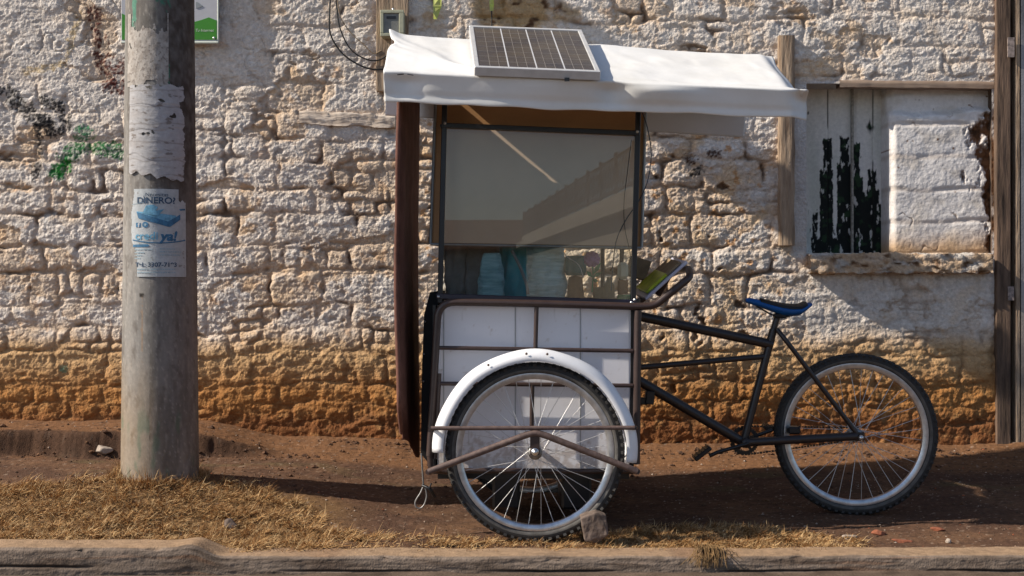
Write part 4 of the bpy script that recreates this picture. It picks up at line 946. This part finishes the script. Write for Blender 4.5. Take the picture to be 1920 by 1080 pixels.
fs += [(k, 2*N2+k, 2*N2+(k+1) % N2, (k+1) % N2) for k in range(N2)]+[(N2+k, N2+(k+1) % N2, 3*N2+(k+1) % N2, 3*N2+k) for k in range(N2)]
b.add(vs, fs, False)
for k in range(5):
    a = 2*math.pi*k/5+.3; b.box((cr.x+.025*math.cos(a), cyy, cr.z+.025*math.sin(a)), (.045, .004, .012), Matrix.Rotation(-a, 3, 'Y'))
b.build('chainring', M['black'], trike)
hub = B(1606, 817); hyy = hub.y+.045
def chain(pts):
    b = MB(); path = [Vector(p) for p in pts]; out = []
    for a_, c_ in zip(path[:-1], path[1:]):
        nn_ = max(int((c_-a_).length/.0127), 1)
        for k in range(nn_):
            p = a_+(c_-a_)*((k+.5)/nn_); dv = c_-a_; b.box(p, (.0095, .005, .0085 if k % 2 else .006), Matrix.Rotation(-math.atan2(dv.z, dv.x), 3, 'Y'))
    return b.build('chain', M['black'], trike)
arc = [(cr.x-.060*math.sin(t)*1.0, cyy, cr.z+.060*math.cos(t)) for t in np.linspace(0, math.pi, 12)]
chain([(hub.x-.01, hyy, hub.z+.030), (cr.x+.0, cyy, cr.z+.060)]); chain(arc); chain([(cr.x, cyy, cr.z-.060), (hub.x-.05, hyy, hub.z-.030)])
b = MB(); b.lathe([(.006, 0), (.032, .0), (.032, .004), (.006, .004)], 22, 'Y', (hub.x, hyy-.002, hub.z)); b.build('sprocket', M['galv'], trike)
b = MB(); b.tube([(cr.x, cyy-.045-.05, cr.z), P(1345, 848, cyy-.10), P(1330, 855, cyy-.10)], .008, 10); b.build('crank_arm', M['black'], trike)
b = MB(); b.tube([(cr.x, cyy+.015, cr.z), P(1448, 806, cyy+.02)], .008, 10); b.build('crank_arm', M['black'], trike)
def pedal(c_, rot_):
    b = MB(); b.box(c_, (.082, .075, .018), Matrix.Rotation(rot_, 3, 'Y'), .004)
    ro = Matrix.Rotation(rot_, 3, 'Y')
    for k in range(-2, 3): b.box(Vector(c_)+ro @ Vector((k*.017, 0, .011)), (.005, .07, .006), ro)
    return b.build('pedal', M['black'], trike)
pedal(P(1316, 849, cyy-.15), R(-38)); pedal(P(1448, 803, cyy+.07), R(10))
b = MB(); b.lathe([(0, -.078), (.006, -.078), (.011, -.072), (.011, -.064), (.006, -.062), (.006, .07), (0, .07)], 12, 'Y', hub); b.build('rear_axle', M['steel'], trike)
b = MB(); p = hub+Vector((.0, -.056, 0)); b.box(p+Vector((-.004, 0, .004)), (.045, .005, .035), bev=.004); b.build('dropout', M['bframe'], trike)
# bracket hanging from the head of the frame
b = MB(); p = B(1218, 745); b.box(p, (.035, .05, .055), Matrix.Rotation(.1, 3, 'Y'), .003); b.box(B(1203, 752), (.05, .02, .03), None, .003); b.build('lock_bracket', M['black'], trike)
b = MB(); b.box(B(1487, 806), (.05, .06, .03), None, .006); b.build('stay_clamp', M['black'], trike)
# saddle: lofted
sec = []   # px, top py, half width(m), drop
spts = [(1398, 560, .010, .016), (1405, 558, .022, .026), (1425, 562, .026, .032), (1445, 567, .031, .037), (1465, 571, .045, .046), (1482, 573, .066, .046), (1496, 573, .078, .042), (1508, 568, .074, .034), (1518, 567, .050, .018)]
def loft(scale_top):
    vs = []; fs = []; NP = 14
    for (px, py, hw, dr) in spts:
        c_ = B(px, py)
        for k in range(NP):
            a = 2*math.pi*k/NP; yy = hw*math.cos(a); zz2 = (dr*.5)*math.sin(a)*(1 if math.sin(a) > 0 else 1)-dr*.5
            vs.append((c_.x, c_.y+yy, c_.z+zz2+.0))
    for i in range(len(spts)-1):
        for k in range(NP): fs.append((i*NP+k, i*NP+(k+1) % NP, (i+1)*NP+(k+1) % NP, (i+1)*NP+k))
    fs += [tuple(range(NP)), tuple(range(len(vs)-1, len(vs)-NP-1, -1))]
    return vs, fs
vs, fs = loft(1); sdl = MB().add(vs, fs, True).build('saddle', M['blueplastic'], trike)
vs2 = [Vector(v_) for v_ in vs]
top = MB(); NP = 14; tv = []
for i, (px, py, hw, dr) in enumerate(spts[2:-1]):
    c_ = B(px, py)
    for k in range(9):
        a = math.pi*(.10+.80*k/8); tv.append((c_.x, c_.y+(hw*.99)*math.cos(a), c_.z-dr*.5+(dr*.5+.005)*math.sin(a)+.001))
nf = len(spts[2:-1]); tf = [(i*9+k, i*9+k+1, (i+1)*9+k+1, (i+1)*9+k) for i in range(nf-1) for k in range(8)]
top.add(tv, tf, True); to = top.build('saddle_cover', M['saddle'], sdl); md = to.modifiers.new('s', 'SOLIDIFY'); md.thickness = .004; md.offset = 0
b = MB()
for s_ in (-1, 1): b.tube(rounded([B(1418, 574, s_*.012), B(1450, 592, s_*.02), B(1478, 594, s_*.022), B(1500, 584, s_*.03)], .02), .0035, 8)
b.box(B(1462, 592), (.05, .045, .020), None, .004); b.build('saddle_rail', M['black'], sdl)

# loose wires on the tricycle
b = MB(); b.tube(catmull([P(1202, 205, 4.93), P(1214, 240, 4.92), P(1221, 290, 4.93), P(1214, 340, 4.94), P(1197, 378, 4.975), P(1175, 410, 4.985), P(1156, 450, 4.985), P(1149, 500, 5.0), P(1146, 545, 5.02)], 8), .0022, 6); b.build('wire', M['bluecable'], trike)
b = MB(); b.tube(catmull([P(1184, 262, 4.985), P(1178, 310, 4.985), P(1170, 380, 4.985), P(1172, 430, 4.985), P(1182, 480, 5.0), P(1183, 540, 5.0)], 8), .0016, 6); b.build('wire', M['cable'], trike)

# ------------------------------------------------------------------ goods in the cabinet
cb0 = ztp
def bundle(name, pl_, pr_, pt_, pb_, Y, dpt, m, label, cat, seed, lumps=1.0, taper=.0):
    a = P(pl_, pb_, Y); c = P(pr_, pt_, Y); nu_, nv_ = 40, 30; vs = []; fs = []
    for j in range(nv_+1):
        t = j/nv_; z = a.z+(c.z-a.z)*t; s_ = (1-(2*t-1)**6*.25)*(1-taper*t)
        for i in range(nu_):
            an = 2*math.pi*i/nu_; ca, sa = math.cos(an), math.sin(an); sq = (abs(ca)**3+abs(sa)**3)**(-1/3)
            w_ = 1+lumps*(.07*math.sin(an*5+t*3+seed)+.05*math.sin(an*9-t*7+seed*2)+.03*math.sin(t*22+seed+math.sin(an*2)*1.5))
            vs.append(((a.x+c.x)/2+(c.x-a.x)/2*ca*sq*s_*w_, Y+dpt/2+dpt/2*sa*sq*s_*w_, z))
    for j in range(nv_):
        for i in range(nu_): fs.append((j*nu_+i, j*nu_+(i+1) % nu_, (j+1)*nu_+(i+1) % nu_, (j+1)*nu_+i))
    fs += [tuple(range(nu_))[::-1], tuple(range(nv_*nu_, (nv_+1)*nu_))]
    return tag(MB().add(vs, fs, True).build(name, m), label, cat, 'cloth bags in the glass cabinet')
yb = 5.12
bot = 540-(ztp-CZ)*FPX/(yb+.02)*1.0+0
def pyb(Y): return 540-(ztp-CZ)/Y*FPX
bundle('cloth_bag', 836, 880, 430, pyb(5.22)-14, 5.22, .14, M['greycloth'], 'limp grey cloth bag at the left end of the glass cabinet', 'bag', 1, 1.2, -.25)
bundle('cloth_bag', 868, 938, 430, pyb(5.20), 5.20, .15, M['greycloth'], 'broad pale grey bag behind the aqua cloth roll', 'bag', 6, .8, .1)
bundle('cloth_bag', 930, 1000, 430, pyb(5.14)-4, 5.14, .14, M['tealcloth'], 'dark teal cloth bundle tied at the top inside the cabinet', 'bag', 2, 1.5, .35)
bundle('cloth_bag', 984, 1062, 430, pyb(5.12)-4, 5.12, .16, M['aquacloth'], 'pale aqua folded cloth bundle in the middle of the cabinet', 'bag', 3, 1.0, .12)
bundle('cloth_bag', 896, 946, 474, pyb(5.07)-4, 5.07, .06, M['aquacloth'], 'small pale aqua cloth roll left of the teal bundle', 'bag', 5, 1.6, .3)
# deep teal tub hanging upside down on a bottle, flower, boxes
b = MB(); c_ = P(1079, 500, 5.16); b.lathe([(0, .045), (.04, .044), (.045, .03), (.045, -.02), (.036, -.035), (0, -.036)], 24, 'Z', c_); tag(b.build('plastic_tub', M['deepteal']), 'deep teal plastic tub on top of a brown jar in the cabinet', 'tub')
zf_ = cb0; c_ = P(1079, 520, 5.16)
b = MB(); b.lathe([(0, 0), (.032, 0), (.034, .01), (.034, .05), (.028, c_.z-zf_), (0, c_.z-zf_+.008)], 20, 'Z', (c_.x, 5.16, zf_)); tag(b.build('jar', M['orange']), 'brown jar under the deep teal tub in the cabinet', 'jar')
flw = thing('artificial_flower', 'pink artificial flower in the cabinet beside the teal tub', 'flower', P(1110, 548, 5.08))
cc = P(1110, 486, 5.08); b = MB()
for ring, (nn_, rr, tl) in enumerate(((5, .012, .8), (7, .022, .45), (9, .031, .15))):
    for k in range(nn_):
        a = 2*math.pi*k/nn_+ring*.4; pc = cc+Vector((rr*.7*math.cos(a), -.012+ring*.006, rr*.7*math.sin(a)))
        rm = Matrix.Rotation(-a, 3, 'Y') @ Matrix.Rotation(tl, 3, 'Z'); pv = []; 
        for i in range(5):
            for j in range(5):
                s1, s2 = i/4-.5, j/4-.5; pv.append(pc+rm @ Vector((s1*.026, .010*(s1*s1+s2*s2)*4-.004, s2*.024*(1-.8*abs(s1)**2*2))))
        b.add(pv, [(i*5+j, i*5+j+1, (i+1)*5+j+1, (i+1)*5+j) for i in range(4) for j in range(4)], True)
b.build('petals', M['pink'], flw)
MB().tube(catmull([cc+Vector((0, .01, -.01)), P(1112, 512, 5.09), P(1110, 548, 5.09)], 6), .003, 8).build('stem', M['green'], flw)
b = MB()
for (x0, y0, x1, y1) in ((1112, 515, 1127, 492), (1112, 520, 1128, 510), (1111, 525, 1122, 527), (1111, 520, 1100, 508)):
    p, q = P(x0, y0, 5.09), P(x1, y1, 5.08); dv = q-p; sd_ = Vector((-dv.z, 0, dv.x)).normalized()*.009
    b.add([p, p+dv*.5+sd_, q, p+dv*.5-sd_, p+Vector((0, .004, 0)), p+dv*.5+sd_+Vector((0, .004, 0)), q+Vector((0, .004, 0)), p+dv*.5-sd_+Vector((0, .004, 0))], [(0, 1, 2, 3), (7, 6, 5, 4), (0, 4, 5, 1), (1, 5, 6, 2), (2, 6, 7, 3), (3, 7, 4, 0)], False)
b.build('leaf', M['green'], flw)
tag(MB().box(((P(1130, 0, 5.22).x), 5.22, zf_+.035), (.075, .06, .07), Matrix.Rotation(.1, 3, 'Z'), .003).build('carton', M['card']), 'low brown carton behind the pink flower in the cabinet', 'carton')
cx1 = P(1166, 0, 5.10)
b = MB(); b.lathe([(0, 0), (.030, 0), (.033, .005), (.033, .035), (.028, .04), (0, .04)], 24, 'Z', (P(1172, 0, 5.08).x, 5.08, zf_)); tag(b.build('container', M['green']), 'dark green round container under the cream bottle', 'container')
tag(MB().box((P(1168, 0, 5.10).x, 5.10, P(0, 508, 5.10).z), (.042, .04, .068), None, .012).build('cream_bottle', M['cream']), 'rounded cream plastic bottle at the right end of the cabinet', 'bottle')
tag(MB().box((P(1168, 0, 5.10).x, 5.11, (P(0, 525, 5.10).z+zf_+.04)/2), (.04, .04, max(P(0, 525, 5.10).z-zf_-.041, .01)), None, .003).build('small_box', M['orange']), 'small brown box below the cream bottle in the cabinet', 'box')
tag(MB().box(P(1196, 503, 5.34), (.085, .09, .085), Matrix.Rotation(R(18), 3, 'Y'), .003).build('cardboard_box', M['card']), 'tilted open cardboard box sticking out at the cabinet\'s right side', 'box')

tag(MB().box((P(990, 0, 5.04).x, 5.03, cb0+.006), (.30, .10, .012), None, .002).build('serving_tray', M['orange']), 'flat brown tray along the front of the cabinet floor', 'tray')
b = MB(); b.tube(catmull([P(1052, 462, 5.08), P(1062, 480, 5.07), P(1085, 497, 5.06), P(1094, 520, 5.06)], 6), .0018, 6); tag(b.build('cord', M['signwhite']), 'pale cord hanging between the aqua bundle and the teal tub', 'cord')
b = MB(); b.tube(catmull([P(960, 470, 5.07), P(975, 500, 5.06), P(986, 530, 5.06), P(990, 552, 5.06)], 6), .006, 8); tag(b.build('strap', M['greycloth']), 'grey strap hanging in front of the teal bundle', 'strap')
b = MB(); b.lathe([(0, 0), (.022, 0), (.024, .01), (.022, .075), (.010, .095), (.010, .11), (0, .11)], 20, 'Z', (P(1142, 0, 5.05).x, 5.05, cb0)); tag(b.build('small_bottle', M['card']), 'small brown bottle between the pink flower and the cream bottle', 'bottle')

# slanted tray with yellow booklet by the push handle
p, q = P(1206, 556, 5.02), P(1284, 486, 5.02); dv = (q-p); L = dv.length; an = math.atan2(dv.z, dv.x)
ro = Matrix.Rotation(-an, 3, 'Y') @ Matrix.Rotation(R(6), 3, 'X')
cN = (p+q)/2+Vector((0, .14, 0))
tr = MB().box(cN, (L, .28, .012), ro, .002).build('sloping_tray', M['mauve']); tag(tr, 'pale sloping tray leaning on the push handle behind the cabinet', 'tray')
bk = MB().box(cN+ro @ Vector((-.035, 0, .014)), (L*.50, .24, .012), ro, .002).build('booklet', M['yellow']); tag(bk, 'booklet with glossy yellow cover lying on the sloping tray', 'booklet')
tag(MB().box(cN+ro @ Vector((.055, .0, .013)), (L*.34, .25, .010), ro, .002).build('cardboard_sheet', M['card']), 'brown cardboard piece at the top of the sloping tray', 'cardboard')
tag(MB().box(cN+ro @ Vector((-.02, .03, -.012)), (L*.8, .2, .008), ro, .002).build('black_folder', M['black']), 'thin black folder under the sloping tray', 'folder')

# ------------------------------------------------------------------ stones and rubble
def rock(name, c_, size, seed, m, label, cat, flat=1.0, rot=0, cuts=7):
    r_ = random.Random(seed); import bmesh
    bm = bmesh.new(); bmesh.ops.create_icosphere(bm, subdivisions=4, radius=1)
    pl_ = [(Vector((r_.gauss(0, 1), r_.gauss(0, 1), r_.gauss(0, 1))).normalized(), r_.uniform(.55, .85)) for _ in range(cuts+6)]
    for v_ in bm.verts:
        d_ = v_.co.normalized(); k = 1.0
        for nrm, ds in pl_:
            dp = d_.dot(nrm)
            if dp > .05: k = min(k, ds/dp)
        v_.co = d_*k
    co = np.array([v_.co[:] for v_ in bm.verts]); nz = fbm(co[:, 0]*3+seed, co[:, 1]*3+co[:, 2]*2.3, seed, 4)*.05
    for v_, k in zip(bm.verts, nz): v_.co *= 1+k; v_.co = Vector((v_.co.x*size[0], v_.co.y*size[1], v_.co.z*size[2]))
    me = bpy.data.meshes.new(name); bm.to_mesh(me); bm.free(); me.polygons.foreach_set('use_smooth', [True]*len(me.polygons))
    o = link(name, me, m); o.location = c_; o.rotation_euler = (.1, .05, rot); return tag(o, label, cat, {'stone': 'loose stones on the ground', 'brick fragment': 'red brick fragments on the ground'}[cat])
def gz(x, y): return float(ground_h(np.array([x]), np.array([y]))[0])
def gpt(px, py):           # where the view ray meets the ground
    best = None
    for Y in np.arange(4.66, 6.4, .004):
        p = P(px, py, Y)
        if gz(p.x, Y) >= p.z: return p
    return P(px, py, 6.4)
import bmesh
def hull_rock(name, pxpoly, Y0, Y1, m, label, cat, seed):
    bm = bmesh.new(); r_ = random.Random(seed); ctr = Vector((0, 0, 0))
    pts = []
    for (px, py) in pxpoly:
        for Y in (Y0+r_.uniform(0, .02), Y1-r_.uniform(0, .02)): p = P(px+r_.uniform(-3, 3)*(Y == Y1), py, Y0); p.y = Y; pts.append(p)
    for p in pts: bm.verts.new(p)
    h_ = bmesh.ops.convex_hull(bm, input=bm.verts[:]); bmesh.ops.dissolve_limit(bm, angle_limit=.2, verts=bm.verts[:], edges=bm.edges[:])
    bmesh.ops.bevel(bm, geom=bm.edges[:], offset=.005, segments=2, affect='EDGES', profile=.6)
    bmesh.ops.triangulate(bm, faces=bm.faces[:]); bmesh.ops.subdivide_edges(bm, edges=bm.edges[:], cuts=5, use_grid_fill=True); bm.normal_update()
    co = np.array([v_.co[:] for v_ in bm.verts]); nz = fbm(co[:, 0]*35+co[:, 1]*20, co[:, 2]*35+co[:, 1]*25, seed, 4)*.004
    for v_, k, n_ in zip(bm.verts[:], nz, [v_.normal.copy() for v_ in bm.verts]): v_.co += n_*float(k)
    me = bpy.data.meshes.new(name); bm.to_mesh(me); bm.free(); o = link(name, me, m); return tag(o, label, cat, 'loose stones on the ground')
hull_rock('chock_stone', [(1089, 972), (1097, 1016), (1120, 1022), (1141, 1004), (1137, 968), (1118, 962)], 4.70, 4.80, M['rock'], 'angular grey-brown stone wedged against the near front wheel', 'stone', 4)
p = gpt(195, 850); rock('stone', (p.x, p.y, p.z+.015), (.048, .03, .028), 8, M['palebit'], 'pale flat stone on the dirt left of the pole', 'stone')
p = gpt(432, 990); rock('stone', (p.x, p.y, p.z+.01), (.034, .03, .028), 12, M['rock'], 'grey stone lying in dry grass right of the pole', 'stone')
p = gpt(1648, 1003); rock('brick_fragment', (p.x, p.y, p.z+.006), (.030, .022, .016), 14, M['brickbit'], 'small red brick fragment nearest the kerb under the rear wheel', 'brick fragment', group=None) if False else rock('brick_fragment', (p.x, p.y, p.z+.006), (.030, .022, .016), 14, M['brickbit'], 'blocky red brick fragment on the dirt below the rear wheel', 'brick fragment')
p = gpt(1760, 994); rock('brick_fragment', (p.x, p.y, p.z+.003), (.036, .02, .009), 15, M['brickbit'], 'thin flat red brick fragment right of the blocky one', 'brick fragment')
p = gpt(1594, 1008); rock('stone_chip', (p.x, p.y, p.z+.004), (.032, .015, .008), 16, M['palebit'], 'flat grey stone chip at the end of the dry grass', 'stone')
p = gpt(1778, 1018); rock('stone_chip', (p.x, p.y, p.z+.006), (.012, .012, .012), 17, M['palebit'], 'small round pale pebble near the kerb at the right', 'stone')
p = gpt(1690, 1016); rock('brick_fragment', (p.x, p.y, p.z+.003), (.045, .02, .008), 18, M['brickbit'], 'crumbled flat brick piece close to the kerb at the right', 'brick fragment')
# pebbles and crumbs: one scatter
ico = []
def scatter(n, seed):
    r2 = np.random.default_rng(seed); xs = r2.uniform(-2.6, 2.8, n); ys_ = r2.uniform(4.7, 6.35, n); hs = ground_h(xs, ys_)
    sz = .0016+.0055*r2.random(n)**4; V = []; F = []; Cl = []
    base_v = np.array([(1, 0, 0), (-1, 0, 0), (0, 1, 0), (0, -1, 0), (0, 0, 1), (0, 0, -1)], float)
    base_f = np.array([(0, 2, 4), (2, 1, 4), (1, 3, 4), (3, 0, 4), (2, 0, 5), (1, 2, 5), (3, 1, 5), (0, 3, 5)])
    for i in range(n):
        k = base_v*sz[i]*r2.uniform(.6, 1.3, (6, 3)); a = r2.random()*6.28; ca, sa = math.cos(a), math.sin(a)
        k = np.stack([k[:, 0]*ca-k[:, 1]*sa, k[:, 0]*sa+k[:, 1]*ca, k[:, 2]*.7], 1)
        V.append(k+[xs[i], ys_[i], hs[i]+sz[i]*.3]); F.append(base_f+6*i)
        c = [(.10, .065, .045), (.20, .13, .09), (.38, .30, .24), (.30, .10, .05)][r2.choice(4, p=[.5, .33, .13, .04])]; Cl.append(np.tile(c, (6, 1)))
    return np.concatenate(V), np.concatenate(F), np.concatenate(Cl)
V, F, Cl = scatter(6500, 3)
def clods(n, seed):
    r2 = np.random.default_rng(seed); xs = r2.uniform(-2.6, 2.4, n); e_ = edge_of(xs)
    near = r2.random(n) < .6; ys_ = np.where(near, np.where(xs < -.9, e_-.03+r2.normal(0, .035, n), 6.34-np.abs(r2.normal(0, .05, n))), r2.uniform(5.4, 6.3, n)); hs = ground_h(xs, ys_); bv = np.array([(1, 0, 0), (-1, 0, 0), (0, 1, 0), (0, -1, 0), (0, 0, 1), (0, 0, -1), (.6, .6, .6), (-.6, .6, .5), (.6, -.6, .5), (-.6, -.6, .6)], float)
    bf = np.array([(4, 6, 0), (4, 2, 6), (4, 7, 2), (4, 1, 7), (4, 9, 1), (4, 3, 9), (4, 8, 3), (4, 0, 8), (0, 6, 2), (2, 7, 1), (1, 9, 3), (3, 8, 0), (0, 2, 5), (2, 1, 5), (1, 3, 5), (3, 0, 5)])
    V, F, Cl = [], [], []
    for i in range(n):
        sz = .004+.013*r2.random()**3; k = bv*sz*r2.uniform(.7, 1.3, (10, 3)); a = r2.random()*6.28; ca, sa = math.cos(a), math.sin(a)
        k = np.stack([k[:, 0]*ca-k[:, 1]*sa, k[:, 0]*sa+k[:, 1]*ca, k[:, 2]*.75], 1); V.append(k+[xs[i], ys_[i], hs[i]]); F.append(bf+10*i)
        Cl.append(np.tile(np.array([(.11, .06, .038), (.15, .082, .048), (.08, .046, .031)][r2.integers(3)]), (10, 1)))
    return np.concatenate(V), np.concatenate(F), np.concatenate(Cl)
v_, f_, c_ = clods(800, 8); F = np.concatenate([F, f_+len(V)]); V = np.concatenate([V, v_]); Cl = np.concatenate([Cl, c_])
tag(npmesh('pebbles', V, F, M['earth'], col=Cl, smooth=False), 'scattered small pebbles and crumbs on the dirt path', 'pebbles', kind='stuff')

# ------------------------------------------------------------------ dry grass
def blades(n, dens, xr, yr, lmin, lmax, seed, hfun=ground_h, z_off=0, flat=.5):
    r2 = np.random.default_rng(seed); xs = r2.uniform(*xr, n*4); ys_ = r2.uniform(*yr, n*4)
    dv = dens(xs, ys_); kp = r2.random(n*4) < dv; xs, ys_ = xs[kp][:n], ys_[kp][:n]; m_ = len(xs)
    z0 = hfun(xs, ys_)+z_off; az = r2.uniform(0, 2*math.pi, m_); el = np.abs(r2.normal(flat, .35, m_)); cl_ = fbm(xs*11, ys_*11, 711, 2); L_ = r2.uniform(lmin, lmax, m_)*(.5+r2.random(m_))*(1+.9*np.clip(cl_, -.4, .8)); z0 = z0+.016*np.clip(cl_, -.2, 1)
    w_ = r2.uniform(.0008, .0017, m_); bend = r2.uniform(-1.2, .2, m_); hx, hy = np.cos(az), np.sin(az); sx, sy = -hy, hx
    V = np.zeros((m_, 7, 3)); t = 0; px = xs.copy(); py = ys_.copy(); pz_ = z0.copy(); e = el.copy(); cl = r2.uniform(-.8, .8, m_)
    for k in range(4):
        ww = w_*(1-k/3.3)
        if k < 3:
            V[:, 2*k, 0] = px-sx*ww; V[:, 2*k, 1] = py-sy*ww; V[:, 2*k, 2] = pz_
            V[:, 2*k+1, 0] = px+sx*ww; V[:, 2*k+1, 1] = py+sy*ww; V[:, 2*k+1, 2] = pz_+ww*.8
        else: V[:, 6, 0] = px; V[:, 6, 1] = py; V[:, 6, 2] = pz_
        px = px+np.cos(e)*np.cos(az+cl*k/3)*L_/3; py = py+np.cos(e)*np.sin(az+cl*k/3)*L_/3; pz_ = pz_+np.sin(e)*L_/3; e = e+bend/3
    i0 = np.arange(m_)[:, None]*7
    F = np.concatenate([i0+np.array([0, 1, 3]), i0+np.array([0, 3, 2]), i0+np.array([2, 3, 5]), i0+np.array([2, 5, 4]), i0+np.array([4, 5, 6])])
    base = np.array([(.44, .26, .11), (.57, .39, .20), (.27, .13, .046), (.14, .070, .030), (.56, .38, .19)]); pick = r2.choice(5, m_, p=[.34, .2, .25, .15, .06])
    col_ = np.repeat(base[pick]*r2.uniform(.8, 1.15, (m_, 1)), 7, 0)
    return V.reshape(-1, 3), F, col_
def dens(x, y):
    n1 = fbm(x*3.5, y*5, 701, 3)
    back = 5.34+.05*perlin(x*3, x*0, 702)-.42*sstep(-1.05, -.5, x)+.13*sstep(.25, .6, x)-.16*sstep(.9, 1.35, x)
    m_ = sstep(back+.03, back-.05, y+.05*n1)*sstep(1.36, 1.2, x+.08*n1)
    hole = np.hypot(x-PX_, y-PY_) > .155
    thin = .45+.55*sstep(-.45, .1, n1)
    return m_*thin*hole*np.where((x > -.75) & (x < .3), .15+.85*sstep(-.05, .3, n1), 1)
parts = [blades(62000, dens, (-2.7, -.55), (4.60, 5.45), .018, .045, 1, flat=.38), blades(52000, dens, (-.6, 1.4), (4.62, 5.14), .014, .034, 2, flat=.32)]
# longer stems and the tuft hanging over the kerb
parts.append(blades(700, dens, (-2.6, .3), (4.6, 5.4), .04, .060, 3, flat=.35))
ringd = lambda x, y: ((np.hypot(x-PX_, y-PY_) < .21) & (np.hypot(x-PX_, y-PY_) > .163)).astype(float)
parts.append(blades(1700, ringd, (PX_-.25, PX_+.25), (5.15, 5.6), .025, .06, 5, flat=1.0))
V, F, Cl = [], [], []; o_ = 0
for a_, b_, c_ in parts: V.append(a_); F.append(b_+o_); Cl.append(c_); o_ += len(a_)
tag(npmesh('dry_grass', np.concatenate(V), np.concatenate(F), M['grass'], col=np.concatenate(Cl), smooth=False), 'dry straw coloured grass along the kerb and round the pole', 'grass', kind='stuff')
b = MB(); r_ = random.Random(9); tc = P(1330, 1030, 4.60)
for k in range(110):
    s0 = tc+Vector((r_.gauss(0, .022), r_.uniform(-.02, .05), .0)); dx = r_.gauss(-.01, .03); ln = r_.uniform(.01, .06)
    pts = [s0, s0+Vector((dx*.4, -.045, .018)), s0+Vector((dx*.8, -.088-.01*r_.random(), -.004)), s0+Vector((dx*1.3, -.100-.012*r_.random(), -.004-ln*.75))]
    b.tube(catmull(pts, 3), [.0012]*9+[.0003], 3, cap=False)
tf_ = b.build('grass_tuft', mat('tuft_straw', (.27, .16, .065), .8, var=.35, vscale=60)); tag(tf_, 'tuft of dry grass spilling over the kerb edge', 'grass')

# ------------------------------------------------------------------ houses opposite (reflected in the cabinet glass)
hs = thing('house', 'long plastered house with flat roof and ringed railing across the street', 'house', (6, -30, 0))
b = MB(); A_, B_ = Vector((3.4, -14, 0)), Vector((.2, -52, 0)); dv = (B_-A_).normalized(); nrm = Vector((-dv.y, dv.x, 0)); 
if nrm.x < 0: nrm = -nrm
for (hh0, hh1, off0, off1) in ((-.1, 2.9, .5, 8), (2.9, 3.15, 0, 8.5), (3.15, 3.5, .3, 8)):
    q = [A_+nrm*off0, B_+nrm*off0, B_+nrm*off1, A_+nrm*off1]; v_ = [Vector((p.x, p.y, hh0)) for p in q]+[Vector((p.x, p.y, hh1)) for p in q]
    b.add(v_, [(3, 2, 1, 0), (4, 5, 6, 7), (0, 1, 5, 4), (1, 2, 6, 5), (2, 3, 7, 6), (3, 0, 4, 7)], False)
b.build('walls', M['houseplaster'], hs)
b = MB(); Lh = (B_-A_).length
for zz_ in (3.6, 4.55): b.tube([A_+nrm*.35+Vector((0, 0, zz_)), B_+nrm*.35+Vector((0, 0, zz_))], .03, 6)
k = 0.0; i = 0
while k < Lh:
    c_ = A_+dv*k+nrm*.35+Vector((0, 0, 4.07)); b.tube([c_+dv*.40*math.cos(t)+Vector((0, 0, .44*math.sin(t))) for t in [q*math.pi/7 for q in range(14)]], .018, 4, closed=True)
    if i % 6 == 0: b.tube([c_+Vector((0, 0, -.6)), c_+Vector((0, 0, .6))], .06, 6)
    k += .45; i += 1
b.build('railing', M['rusty'], hs)
h2 = thing('house', 'low gabled house at the far end of the street opposite', 'house', (-6, -58, 0))
MB().box((-6, -58, 1.4), (14, 8, 3)).build('walls', M['houseplaster'], h2)
MB().add([(-13.4, -53.5, 2.9), (1.4, -53.5, 2.9), (1.4, -62.5, 2.9), (-13.4, -62.5, 2.9), (-13.4, -58, 4.6), (1.4, -58, 4.6)], [(0, 1, 5, 4), (2, 3, 4, 5), (0, 4, 3), (1, 2, 5), (3, 2, 1, 0)], False).build('roof', M['rooftile'], h2)
